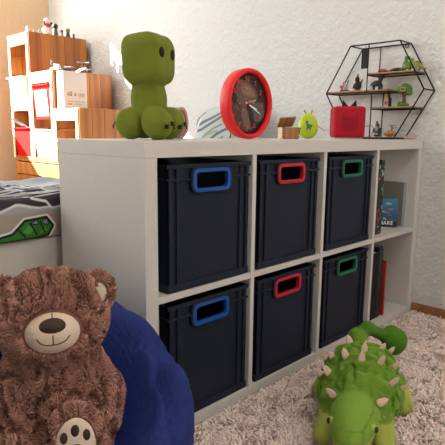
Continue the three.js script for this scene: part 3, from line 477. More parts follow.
{ // red cube speaker
  const t = thing('cube_speaker', 'bright red cloth cube speaker with two black pointed ears', 'speaker', [1.2, TOP, -0.212], -0.853);
  const s = 0.126;
  mesh('body', metreUV(box(s, s, s, 0, s / 2 + 0.004, 0, 0.014, 5), 10), mat([0.43, 0.002, 0.018], 0.85, { bumpMap: clothBump, bumpScale: 0.0006 }), t);
  mesh('foot_plate', box(s - 0.016, 0.006, s - 0.016, 0, 0.003, 0, 0.002), mat([0.5, 0.5, 0.5], 0.6), t);
  const dots = [], inside = (x, y) => { if (x * x / 0.0013 + (y + 0.004) ** 2 / 0.00085 < 1) return true; const ax = Math.abs(x); return ax > 0.010 && ax < 0.032 && y > 0.01 && y < 0.036 - Math.abs(ax - 0.026) * 1.7; };
  for (let x = -0.034; x <= 0.034; x += 0.0043) for (let y = -0.034; y <= 0.036; y += 0.0043) if (inside(x, y)) dots.push(new THREE.CylinderGeometry(0.0014, 0.0014, 0.001, 6).rotateX(Math.PI / 2).translate(x, y + 0.064, s / 2 + 0.0002));
  mesh('speaker_holes', dots, mat([0.10, 0.001, 0.006], 0.9), t, 'pattern of small dark dots shaped like an eared head').userData.kind = 'stuff';
  for (const sx of [-1, 1]) { const c = new THREE.ConeGeometry(0.014, 0.03, 14).scale(1, 1, 0.5).rotateZ(-sx * 0.28).translate(sx * 0.022, s + 0.016, 0.03); mesh('ear', c, black, t, 'black pointed ear'); }
}
{ // cables by the speaker
  const c = mat([0.09, 0.085, 0.08], 0.5);
  tag(mesh('cable', tube([[1.075, TOP + 0.0015, -0.30], [1.10, TOP + 0.004, -0.33], [1.13, TOP + 0.045, -0.345], [1.16, TOP + 0.052, -0.335], [1.20, TOP + 0.03, -0.315]], 0.0013, 30, 6), c, scene), 'thin grey cable arching up between the green egg and the red speaker', 'cable');
  tag(mesh('cable', tube([[1.262, TOP + 0.05, -0.165], [1.285, TOP + 0.056, -0.15], [1.305, TOP + 0.045, -0.15], [1.315, TOP + 0.02, -0.16], [1.318, TOP + 0.0015, -0.17]], 0.0013, 30, 6), c, scene), 'thin grey cable looping out from the right side of the red speaker', 'cable');
}
// ---------------------------------------------------------------- hexagonal wire shelf on the wall
const HX0 = 1.36, HX1 = 1.463, HCZ = -0.197, HS = 0.2275, HB = KH + 0.0035, HCY = HB + HS * 0.866;
{
  const t = thing('wire_shelf', 'black hexagonal wire shelf with small wooden boards against the wall', 'wire shelf', [0, 0, 0]);
  const r = 0.0031, vz = k => HCZ + HS * Math.cos(k * Math.PI / 3), vy = k => HCY + HS * Math.sin(k * Math.PI / 3);
  for (const x of [HX0, HX1]) { const g = []; for (let k = 0; k < 6; k++) g.push(rod(V(x, vy(k), vz(k)), V(x, vy(k + 1), vz(k + 1)), r), ell(r, r, r, x, vy(k), vz(k), 8)); mesh('hexagon_frame', g, blackMetal, t); }
  for (const k of [0, 1, 2, 3, 4, 5]) mesh('cross_bar', rod(V(HX0, vy(k), vz(k)), V(HX1, vy(k), vz(k)), r), blackMetal, t);
  const board = (y, z0, z1) => {
    mesh('board', metreUV(bounds(HX0 + 0.002, HX1 - 0.003, y, y + 0.007, z0, z1, 0.001), 4), oak, t);
    mesh('board_rail', [...[HX0, HX1].map(x => rod(V(x, y - 0.002, z0), V(x, y - 0.002, z1), 0.0028)), rod(V(HX0, y - 0.002, z1), V(HX1, y - 0.002, z1), 0.0028), rod(V(HX0, y - 0.002, z0), V(HX1, y - 0.002, z0), 0.0028)], blackMetal, t);
  };
  const edge = y => HCZ + HS - Math.abs(y - HCY) / 1.732;
  board(0.966, HCZ - HS + 0.004, -0.128);
  board(1.036, -0.222, edge(1.036) - 0.006);
  board(0.894, -0.196, edge(0.894) - 0.006);
  board(HB - 0.001, HCZ - HS / 2 + 0.005, HCZ + HS / 2 - 0.005);
  for (const x of [HX0, HX1]) { mesh('upright', rod(V(x, 0.966, -0.222), V(x, vy(1), -0.222), 0.0027), blackMetal, t); mesh('upright', rod(V(x, HB, -0.196), V(x, 0.966, -0.196), 0.0027), blackMetal, t); }
  mesh('hook', new THREE.TorusGeometry(0.007, 0.0018, 6, 16).rotateY(Math.PI / 2).translate(HX1 - 0.001, vy(1) - 0.009, vz(1) - 0.018), blackMetal, t);
}
tag(mesh('hang_tag', [box(0.002, 0.085, 0.032, HX0 - 0.006, HCY + 0.866 * HS - 0.058, -0.235, 0.0008), rod(V(HX0 - 0.006, HCY + 0.866 * HS - 0.018, -0.235), V(HX0 - 0.001, HCY + 0.866 * HS + 0.003, -0.235), 0.0008)], black, scene), 'narrow black tag hanging from the top bar of the wire shelf', 'tag');
// figurines: each stands on a board; faces -x, towards the room
const FX = 1.41, Y1 = 0.9735, Y2 = 1.0435, Y3 = 0.9015, Y0 = HB + 0.0065;
const cM = (r, g, b, ro = 0.5) => mat([r, g, b], ro);
const G = 'figurines on the wire shelf';
{ // pink and grey
  const t = thing('figurine', 'small pink and grey figurine at the left end of the wire shelf', 'figurine', [FX - 0.01, Y1, -0.352], -1.2, G);
  mesh('base', new THREE.CylinderGeometry(0.016, 0.018, 0.008, 18).translate(0, 0.004, 0), cM(0.16, 0.05, 0.05), t);
  mesh('body', [ell(0.010, 0.013, 0.009, 0.002, 0.018, 0), ell(0.0085, 0.0085, 0.008, 0.004, 0.033, 0.002)], cM(0.42, 0.44, 0.50), t);
  mesh('wing', [ell(0.012, 0.007, 0.004, -0.014, 0.022, 0.002), ell(0.006, 0.010, 0.005, -0.007, 0.034, 0)], cM(0.62, 0.13, 0.18), t); mesh('ear', [rod(V(0.008, 0.038, 0), V(0.014, 0.050, 0), 0.0035, 8, 0.001)], cM(0.02, 0.02, 0.025), t);
}
{ // dark brown, tall
  const t = thing('figurine', 'dark brown shaggy figurine in the middle of the left wire shelf board', 'figurine', [FX - 0.005, Y1, -0.292], -1.1, G);
  const m = cM(0.035, 0.018, 0.012, 0.8);
  mesh('body', [ell(0.016, 0.022, 0.013, 0, 0.024, 0), ell(0.010, 0.014, 0.010, -0.003, 0.05, 0.002), rod(V(-0.003, 0.055, 0), V(-0.001, 0.078, 0), 0.007, 10, 0.001), rod(V(0.010, 0.03, 0), V(0.020, 0.052, 0), 0.005, 8, 0.002), rod(V(-0.012, 0.03, 0), V(-0.019, 0.012, 0.004), 0.0055, 8, 0.004)], m, t);
  mesh('foot', [ell(0.008, 0.004, 0.011, 0.009, 0.004, 0.004), ell(0.008, 0.004, 0.011, -0.009, 0.004, 0.004)], cM(0.3, 0.28, 0.26), t);
}
{ // black four-legged
  const t = thing('figurine', 'black four-legged animal figurine beside the upright of the wire shelf', 'figurine', [FX - 0.012, Y1, -0.192], 0, G);
  const m = cM(0.016, 0.014, 0.016, 0.5);
  mesh('body', [ell(0.010, 0.013, 0.022, 0, 0.028, -0.004), rod(V(0, 0.034, 0.010), V(0, 0.052, 0.020), 0.008, 10, 0.006), ell(0.0065, 0.007, 0.012, 0, 0.054, 0.024), rod(V(0, 0.058, 0.018), V(0, 0.068, 0.018), 0.003, 6, 0.001), rod(V(0, 0.032, -0.024), V(0, 0.018, -0.034), 0.004, 8, 0.002)], m, t);
  for (const [x, z] of [[-0.006, 0.012], [0.006, 0.015], [-0.006, -0.018], [0.006, -0.02]]) mesh('leg', rod(V(x, 0.026, z), V(x, 0.0, z + 0.003), 0.0045, 8, 0.003), m, t);
  mesh('saddle', ell(0.0108, 0.008, 0.010, 0, 0.033, -0.004), cM(0.10, 0.03, 0.025), t);
}
{ // red car
  const t = thing('toy_car', 'flat red toy lying on the upper wire shelf board', 'toy', [FX - 0.012, Y2, -0.168], 0, G);
  mesh('body', [box(0.022, 0.007, 0.042, 0, 0.007, 0, 0.003), box(0.017, 0.006, 0.020, 0, 0.013, -0.004, 0.003)], cM(0.5, 0.012, 0.03, 0.35), t);
  for (const x of [-0.011, 0.011]) for (const z of [-0.013, 0.013]) mesh('wheel', new THREE.CylinderGeometry(0.0045, 0.0045, 0.003, 12).rotateZ(Math.PI / 2).translate(x, 0.0045, z), black, t);
}
{ // black lying lizard
  const t = thing('figurine', 'flat black reptile figurine lying on the upper wire shelf board', 'figurine', [FX - 0.012, Y2, -0.108], 0, G);
  const m = cM(0.012, 0.013, 0.014, 0.45);
  mesh('body', [ell(0.012, 0.008, 0.026, 0, 0.009, 0), ell(0.008, 0.006, 0.012, 0, 0.010, 0.030), rod(V(0, 0.009, -0.02), V(0.004, 0.003, -0.046), 0.006, 8, 0.001)], m, t);
  for (const [x, z] of [[-0.012, 0.014], [0.012, 0.014], [-0.012, -0.014], [0.012, -0.014]]) mesh('leg', rod(V(x * 0.5, 0.008, z), V(x * 1.3, 0.002, z + 0.004), 0.0035, 6, 0.0025), m, t);
}
{ // green dinosaurs
  const t = thing('dinosaur_figurine', 'green dinosaur figurine at the right end of the upper wire shelf board', 'figurine', [FX - 0.018, Y2, -0.058], 0.25, G);
  const m = cM(0.11, 0.20, 0.03, 0.5), y = cM(0.30, 0.30, 0.08, 0.5);
  mesh('body', sdfGeo(p => { let d = sdE(p, [0, 0.026, -0.004], [0.014, 0.018, 0.021]); d = smin(d, sdC(p, [0, 0.034, -0.012], [0, 0.058, -0.008], 0.010, 0.008), 0.01); d = smin(d, sdE(p, [0, 0.062, -0.004], [0.009, 0.0085, 0.013]), 0.006); d = smin(d, sdC(p, [0, 0.016, -0.02], [0.004, 0.005, -0.036], 0.008, 0.003), 0.008); for (const s of [-1, 1]) d = smin(d, sdC(p, [s * 0.010, 0.018, 0.004], [s * 0.013, 0.004, 0.010], 0.007, 0.005), 0.006); return d; }, [0, 0.035, 0], 0.046, 44), m, t);
  mesh('belly', ell(0.011, 0.013, 0.014, -0.006, 0.022, -0.008), y, t);
  t.scale.setScalar(0.86);
  const k = thing('dinosaur_figurine', 'yellow-green crouching dinosaur figurine leaning on the taller green one', 'figurine', [FX - 0.014, Y2, -0.026], 0.1, G);
  mesh('body', sdfGeo(p => { let d = sdE(p, [0, 0.017, 0.002], [0.013, 0.015, 0.022]); d = smin(d, sdC(p, [0, 0.022, -0.008], [0, 0.044, -0.017], 0.009, 0.006), 0.008); d = smin(d, sdE(p, [0, 0.045, -0.020], [0.007, 0.006, 0.010]), 0.005); d = smin(d, sdC(p, [0, 0.012, 0.018], [0.0, 0.004, 0.042], 0.008, 0.002), 0.008); for (const s of [-1, 1]) d = smin(d, sdC(p, [s * 0.010, 0.012, 0.004], [s * 0.013, 0.004, 0.010], 0.007, 0.005), 0.006); return Math.max(d, 0.0005 - p[1]); }, [0, 0.026, 0.004], 0.046, 44), cM(0.25, 0.26, 0.06, 0.5), k);
  mesh('back_plate', [ell(0.003, 0.004, 0.014, 0, 0.033, 0.004)], cM(0.09, 0.12, 0.02), k);
}
{ // bottle-like figure
  const t = thing('figurine', 'slim figurine with a yellow neck and black cap on the middle board', 'figurine', [FX - 0.012, Y3, -0.143], 0, G);
  mesh('body', [box(0.018, 0.034, 0.022, 0, 0.017, 0, 0.004)], cM(0.40, 0.38, 0.36), t); mesh('label_patch', box(0.002, 0.014, 0.014, -0.009, 0.016, 0, 0.0006), cM(0.35, 0.02, 0.02), t, 'red patch on the front');
  mesh('cloak', [box(0.019, 0.040, 0.008, 0.001, 0.02, 0.012, 0.003), ell(0.006, 0.008, 0.006, 0, 0.058, 0.004), rod(V(0, 0.04, 0.008), V(0, 0.06, 0.006), 0.006, 8, 0.004)], black, t); mesh('neck', rod(V(-0.002, 0.034, -0.001), V(-0.002, 0.050, 0.001), 0.0055, 10, 0.004), cM(0.75, 0.40, 0.02), t);
}
{ // tree house
  const t = thing('tree_figurine', 'toy tree house with round green crown and brown trunk', 'figurine', [FX - 0.012, Y3, -0.068], 0, G);
  const lf = cM(0.07, 0.21, 0.025, 0.7), tr = cM(0.10, 0.05, 0.03, 0.7);
  mesh('crown', [ell(0.018, 0.018, 0.018, 0.003, 0.068, -0.014), ell(0.019, 0.018, 0.017, 0.003, 0.069, 0.014), ell(0.02, 0.014, 0.022, 0.004, 0.080, 0), ell(0.016, 0.012, 0.014, 0.006, 0.056, 0.018)], lf, t);
  mesh('house', [box(0.014, 0.018, 0.024, -0.012, 0.068, 0, 0.003)], cM(0.42, 0.26, 0.10), t, 'tan house front'); mesh('house_window', box(0.002, 0.006, 0.014, -0.0195, 0.069, 0, 0.0005), black, t);
  mesh('trunk', [rod(V(0, 0.006, 0), V(0, 0.035, 0.001), 0.010, 10, 0.006), rod(V(0, 0.032, 0), V(0, 0.06, -0.008), 0.005, 8, 0.003), rod(V(0, 0.032, 0), V(0, 0.06, 0.009), 0.005, 8, 0.003)], tr, t);
  mesh('ground', [ell(0.02, 0.008, 0.024, 0, 0.006, 0), ell(0.012, 0.012, 0.009, -0.006, 0.010, -0.016)], lf, t);
}
{ // green and red
  const t = thing('figurine', 'dark mottled figurine with a red cap on the lowest board', 'figurine', [FX - 0.018, Y0, -0.176], 0, G);
  mesh('body', [ell(0.013, 0.019, 0.014, 0, 0.022, 0), ell(0.016, 0.007, 0.017, 0, 0.0065, 0), ell(0.010, 0.011, 0.010, 0, 0.046, -0.001), ell(0.006, 0.010, 0.005, -0.004, 0.03, 0.013), ell(0.006, 0.012, 0.005, -0.004, 0.026, -0.013)], cM(0.05, 0.065, 0.055, 0.4), t);
  mesh('beard', [ell(0.004, 0.012, 0.008, -0.011, 0.034, 0), ell(0.004, 0.005, 0.009, -0.013, 0.012, 0)], cM(0.35, 0.38, 0.36), t); mesh('cap', [rod(V(0, 0.054, -0.003), V(0, 0.066, -0.005), 0.006, 10, 0.005)], cM(0.5, 0.012, 0.02), t);
}
{ // orange snail
  const t = thing('snail_figurine', 'tan and orange snail-like figurine with feelers on the lowest board', 'figurine', [FX - 0.016, Y0, -0.117], 0, G);
  const o = cM(0.48, 0.22, 0.10, 0.5);
  mesh('body', [ell(0.016, 0.013, 0.027, 0, 0.0135, -0.002), ell(0.012, 0.009, 0.014, 0, 0.020, -0.002)], o, t);
  mesh('neck', [rod(V(0, 0.02, 0.006), V(-0.002, 0.042, 0.008), 0.005, 8, 0.004), ell(0.006, 0.006, 0.007, -0.002, 0.044, 0.006)], cM(0.30, 0.24, 0.18), t);
  mesh('feeler', [tube([[0, 0.046, 0.009], [0, 0.05, 0.018], [0, 0.046, 0.026]], 0.0016, 8, 6), tube([[0, 0.047, 0.002], [0, 0.052, -0.006], [0, 0.049, -0.011]], 0.0016, 8, 6), tube([[0, 0.035, 0.012], [0, 0.04, 0.022], [0, 0.036, 0.03]], 0.0016, 8, 6)], cM(0.20, 0.16, 0.13), t);
}
{
  const g = lathe([[0.0001, 0], [0.012, 0.001], [0.018, 0.006], [0.016, 0.012], [0.009, 0.018], [0.0001, 0.020]], 20).scale(0.75, 0.9, 1.55);
  tag(mesh('shell_stone', g, cM(0.55, 0.40, 0.34, 0.6), scene), 'pinkish beige stone at the right end of the shelf top', 'stone').position.set(1.40, TOP, -0.03);
}
// ---------------------------------------------------------------- books and board in the open compartments
function book(label, cat, cover, w, h, d, pos, turn, spine) { // w = thickness along x, d = depth
  const t = thing('book', label, cat, pos, turn, 'books in the open compartments');
  mesh('pages', bounds(-w / 2 + 0.002, w / 2 - 0.002, 0.003, h - 0.003, -d / 2 + 0.003, d / 2 - 0.004), mat([0.75, 0.72, 0.65], 0.9), t);
  mesh('cover', [bounds(-w / 2, -w / 2 + 0.002, 0, h, -d / 2, d / 2, 0.0008), bounds(w / 2 - 0.002, w / 2, 0, h, -d / 2, d / 2, 0.0008), bounds(-w / 2, w / 2, 0, h, d / 2 - 0.003, d / 2, 0.001)], cover, t);
  if (spine) mesh('spine_print', new THREE.PlaneGeometry(w * 0.92, h * 0.96).translate(0, h / 2, d / 2 + 0.0004), mat([1, 1, 1], 0.5, { map: spine }), t);
  return t;
}
const spineTex = (seed, bg, cols) => canvasTex(64, 512, (g, w, h) => { g.fillStyle = bg; g.fillRect(0, 0, w, h); const r = rng(seed); for (let i = 0; i < 40; i++) { g.fillStyle = cols[Math.floor(r() * cols.length)]; g.fillRect(r() * w * 0.7, r() * h, 8 + r() * 26, 6 + r() * 26); } });
const C4 = 1.091;
book('black book with red and white print on its spine, upper open compartment', 'book', black, 0.022, 0.285, 0.20, [C4 + 0.080, 0.391, -0.135], 0, spineTex(3, '#141414', ['#b3202c', '#d8d8d8', '#222', '#0d0d0d', '#151515']));
book('dark book with green and orange spine in the upper open compartment', 'book', mat([0.02, 0.05, 0.03], 0.5), 0.022, 0.295, 0.21, [C4 + 0.103, 0.391, -0.14], 0, spineTex(4, '#10201a', ['#2f9a52', '#e06a3a', '#0e1512', '#8fb8a8', '#13241c', '#101010']));
book('dark navy book leaning on the divider in the lower open compartment', 'book', mat([0.012, 0.016, 0.035], 0.5), 0.030, 0.30, 0.2, [C4 + 0.109, 0.0385, -0.125], 0, spineTex(6, '#12151f', ['#1c2b4a', '#3b3f48', '#10131a', '#24303f']));
book('thin black book with grey spine marks in the lower open compartment', 'book', black, 0.016, 0.285, 0.19, [C4 + 0.133, 0.0385, -0.125], 0, spineTex(8, '#16161a', ['#5b3a3a', '#777', '#2a2a2e', '#131316']));
book('thin bright red book in the lower open compartment', 'book', mat([0.45, 0.02, 0.02], 0.5), 0.009, 0.235, 0.17, [C4 + 0.149, 0.0385, -0.104], 0);
book('tall grey-brown book next to the divider in the upper open compartment', 'book', mat([0.12, 0.10, 0.09], 0.6), 0.03, 0.26, 0.2, [C4 + 0.0165, 0.391, -0.135], 0);
book('dark red book left of the black one in the upper open compartment', 'book', mat([0.12, 0.01, 0.015], 0.6), 0.034, 0.27, 0.2, [C4 + 0.051, 0.391, -0.135], 0);
book('wide black book beside the divider in the lower open compartment', 'book', black, 0.090, 0.28, 0.2, [C4 + 0.0475, 0.0385, -0.125], 0);
{ // picture book leaning with its cover forward
  const t = thing('picture_book', 'square blue picture book with an underwater cover in the upper compartment', 'book', [1.347, 0.3905, -0.103], -0.95); t.rotation.order = 'YXZ'; t.rotation.x = -0.06;
  const tex = canvasTex(256, 256, (g, w, h) => {
    const gr = g.createLinearGradient(0, 0, 0, h); gr.addColorStop(0, '#2f8fa8'); gr.addColorStop(0.45, '#245f9c'); gr.addColorStop(1, '#15304f'); g.fillStyle = gr; g.fillRect(0, 0, w, h);
    g.fillStyle = '#d9b53a'; g.beginPath(); g.moveTo(0, 40); g.quadraticCurveTo(70, 60, 60, 130); g.quadraticCurveTo(50, 170, 0, 170); g.fill(); g.fillStyle = '#26496b'; g.beginPath(); g.ellipse(8, 110, 24, 34, 0, 0, 7); g.fill();
    const fish = (x, y, s, c) => { g.fillStyle = c; g.beginPath(); g.ellipse(x, y, 16 * s, 9 * s, 0, 0, 7); g.fill(); g.beginPath(); g.moveTo(x + 12 * s, y); g.lineTo(x + 24 * s, y - 9 * s); g.lineTo(x + 24 * s, y + 9 * s); g.fill(); };
    fish(175, 45, 1.2, '#c9a184'); fish(195, 95, 1.0, '#cf6a34'); fish(110, 118, 1.5, '#d8b23a'); fish(165, 125, 0.8, '#b4793a'); fish(185, 150, 1.0, '#5c8a4a');
    g.fillStyle = '#2c6a52'; for (let i = 0; i < 8; i++) { g.beginPath(); g.ellipse(20 + i * 30, 190 + (i % 3) * 8, 22, 12, 0.4 * i, 0, 7); g.fill(); }
    g.fillStyle = '#d8c23a'; g.beginPath(); g.ellipse(150, 182, 16, 8, 0.5, 0, 7); g.fill();
    g.fillStyle = '#0f1c2c'; g.fillRect(0, 205, w, 51); g.fillStyle = '#d8342c'; g.beginPath(); g.arc(66, 222, 18, 0, 7); g.fill();
    g.fillStyle = '#eceff2'; g.font = 'bold 46px sans-serif'; g.fillText('SHARE', 82, 238);
  });
  mesh('block', bounds(-0.066, 0.062, 0.0015, 0.124, -0.012, 0, 0.001), mat([0.04, 0.1, 0.18], 0.5), t); mesh('cover_print', new THREE.PlaneGeometry(0.127, 0.121).translate(-0.002, 0.0625, 0.0006), mat([1, 1, 1], 0.4, { map: tex }), t);
}
{ // grey board with pale blue rim leaning on the right inner wall of the upper compartment
  const t = thing('grey_board', 'flat grey board with a pale blue rim against the compartment side', 'board', [1.4265, 0.3905, 0]);
  mesh('panel', bounds(-0.009, -0.003, 0.004, 0.192, -0.345, -0.05, 0.001), mat([0.20, 0.18, 0.165], 0.8), t);
  const rim = mat([0.42, 0.50, 0.49], 0.35); mesh('rim', [bounds(-0.010, 0, 0, 0.195, -0.05, -0.036, 0.001), bounds(-0.010, 0, 0.192, 0.196, -0.345, -0.05, 0.001)], rim, t);
}
// ---------------------------------------------------------------- small toys on the pine steps
{
  const F = 'small toys on the pine storage unit', w = cM(0.8, 0.8, 0.78), k = cM(0.02, 0.02, 0.02), r = cM(0.5, 0.03, 0.04);
  const a = thing('toy_figure', 'white toy figure with black and red details on the tallest pine step', 'toy figure', [1.14, TH[0] + 0.0005, -2.62], 0, F);
  mesh('body', [ell(0.032, 0.028, 0.028, 0, 0.028, 0)], w, a); mesh('jacket', [ell(0.024, 0.020, 0.022, 0.004, 0.06, 0.004)], r, a); mesh('head', ell(0.022, 0.02, 0.02, 0.004, 0.09, 0), w, a); mesh('arm', [rod(V(0.02, 0.062, 0.01), V(0.038, 0.085, 0.01), 0.008, 8, 0.006), rod(V(-0.02, 0.062, 0.01), V(-0.024, 0.092, 0.01), 0.007, 8, 0.006)], k, a);
  const mini = (label, x, h, m1, m2, z = -2.62) => { const t = thing('toy_figure', label, 'toy figure', [x, TH[0] + 0.0005, z], 0, F); mesh('body', [rod(V(0, 0, 0), V(0, h * 0.6, 0), h * 0.26, 10, h * 0.16)], m1, t); mesh('head', ell(h * 0.24, h * 0.24, h * 0.24, 0, h * 0.76, 0, 12), m2, t); };
  mini('small black toy figure right of the white one on the tallest step', 1.205, 0.085, cM(0.06, 0.09, 0.04), k); mini('tiny grey toy figure on the tallest pine step', 1.255, 0.05, cM(0.3, 0.3, 0.28), cM(0.1, 0.1, 0.1));
  mini('small toy figure with a brown head near the end of the tallest step', 1.305, 0.065, cM(0.05, 0.05, 0.06), cM(0.25, 0.13, 0.03)); mini('tiny dark toy figure at the right end of the tallest pine step', 1.35, 0.035, k, k);
  mini('tiny white toy at the front corner of the tallest pine step', 0.998, 0.035, w, w); mini('tiny dark toy left of the white figure on the tallest step', 1.045, 0.022, cM(0.05, 0.05, 0.05), cM(0.08, 0.08, 0.08)); mini('second tiny dark toy left of the white figure on the tallest step', 1.085, 0.024, k, k);
  const p = thing('toy_plane', 'grey toy aircraft lying on the middle pine step', 'toy', [1.09, TH[1] + 0.0005, -2.34], 0.3, F);
  mesh('fuselage', [rod(V(-0.09, 0.04, 0), V(0.06, 0.02, 0), 0.007, 10, 0.014), ell(0.03, 0.018, 0.018, 0.06, 0.02, 0)], cM(0.10, 0.10, 0.11), p); mesh('wing', [box(0.04, 0.004, 0.16, 0.02, 0.028, 0, 0.001)], cM(0.14, 0.14, 0.15), p); mesh('tail', box(0.02, 0.03, 0.004, -0.085, 0.05, 0, 0.001), cM(0.12, 0.12, 0.13), p);
  const h = thing('toy_helicopter', 'small grey toy helicopter on the middle pine step', 'toy', [1.25, TH[1] + 0.0005, -2.33], 0.2, F);
  mesh('cabin', [ell(0.035, 0.022, 0.022, 0, 0.024, 0), rod(V(0.03, 0.028, 0), V(0.10, 0.034, 0), 0.008, 8, 0.004)], cM(0.22, 0.22, 0.23), h); mesh('mast', rod(V(0, 0.04, 0), V(0, 0.07, 0), 0.003), k, h); mesh('rotor', [box(0.11, 0.003, 0.010, 0, 0.071, 0, 0.001), box(0.010, 0.003, 0.11, 0, 0.071, 0, 0.001)], cM(0.3, 0.3, 0.31), h);
  const s = thing('toy_cup', 'small white cup beside the toy aircraft on the middle step', 'cup', [1.03, TH[1] + 0.0005, -2.30], 0, F);
  mesh('cup', lathe([[0.0001, 0.002], [0.014, 0.002], [0.018, 0.04], [0.0195, 0.04], [0.0155, 0], [0.0001, 0]], 18), w, s); mesh('handle', new THREE.TorusGeometry(0.01, 0.0025, 6, 14).translate(0.022, 0.02, 0), w, s);
  const q = thing('toy_block', 'small red toy block on the middle pine step', 'toy', [1.075, TH[1] + 0.0005, -2.435], 0.4, F); mesh('block', box(0.03, 0.03, 0.03, 0, 0.015, 0, 0.004), r, q); mesh('stud', new THREE.CylinderGeometry(0.008, 0.008, 0.006, 12).translate(0, 0.033, 0), r, q);
}
console.log('small things done');

// ---------------------------------------------------------------- beanbag
function dentedBag() {
  const c = [-0.362, 0.245, 0.035], g = new THREE.SphereGeometry(1, 160, 110), p = g.attributes.position;
  for (let i = 0; i < p.count; i++) {
    let x = p.getX(i), y = p.getY(i), z = p.getZ(i); const az = Math.atan2(z, x), el = Math.asin(Math.max(-1, Math.min(1, y)));
    const sq = 1 + 0.10 * Math.pow(Math.cos(el), 2) * Math.pow(Math.abs(Math.sin(2 * az)), 2);
    // folds run down from the crown and sideways where the filling sags
    const f1 = Math.abs(vnoise(az * 3.4 + el * 1.5 + 20, el * 1.1 - az * 0.4 + 9, 101) - 0.5) * 2, f2 = Math.abs(vnoise(az * 5 - el * 3 + 40, el * 6 + 30, 102) - 0.5) * 2, f3 = vnoise(az * 3 + 11, el * 3 + 7, 103) - 0.5;
    const r = sq * (1 - 0.065 * Math.pow(1 - f1, 7) - 0.010 * Math.pow(1 - f2, 6) + 0.05 * f3);
    let X = c[0] + x * 0.332 * r, Y = c[1] + y * 0.285 * r, Z = c[2] + z * 0.335 * r;
    if (y > 0) Y += 0.035 * y * Math.max(0, Math.min(1, (X - c[0]) / 0.22)) * Math.max(0, Math.min(1, 1 + (Z - c[2]) / 0.22));
    if (y > 0) Y -= 0.12 * y * Math.max(0, Math.min(1, (0.12 - (X - c[0])) / 0.2)) * Math.max(0, Math.min(1, (c[2] - Z) / 0.2 + 0.3));
    if (y < 0) Y = Math.max(c[1] + y * 0.235 * r, 0.019);
    const dx = X + 0.31, dz = Z - 0.17, q = (dx * dx + dz * dz) / (0.16 * 0.16); if (y > 0) Y -= Math.max(0, Y - 0.19) * 0.86 * Math.exp(-q * q * 0.5); // hollow under the bear
    p.setXYZ(i, X, Math.max(Y, 0.019), Z);
  }
  g.computeVertexNormals(); return metreUV2(g);
}
function metreUV2(g) { const p = g.attributes.position, uv = g.attributes.uv; for (let i = 0; i < p.count; i++) uv.setXY(i, (p.getX(i) + p.getZ(i) * 0.3) * 3, (p.getY(i) + p.getZ(i) * 0.6) * 3); return g; }
tag(mesh('beanbag', dentedBag(), phys(0xffffff, 0.8, { color: new THREE.Color().setRGB(0.003, 0.018, 0.16), bumpMap: clothBump, bumpScale: 0.0015, sheen: 0.15, sheenColor: new THREE.Color(0.05, 0.12, 0.5), sheenRoughness: 0.45 }), scene), 'creased dark blue beanbag carrying the brown teddy bear', 'beanbag');

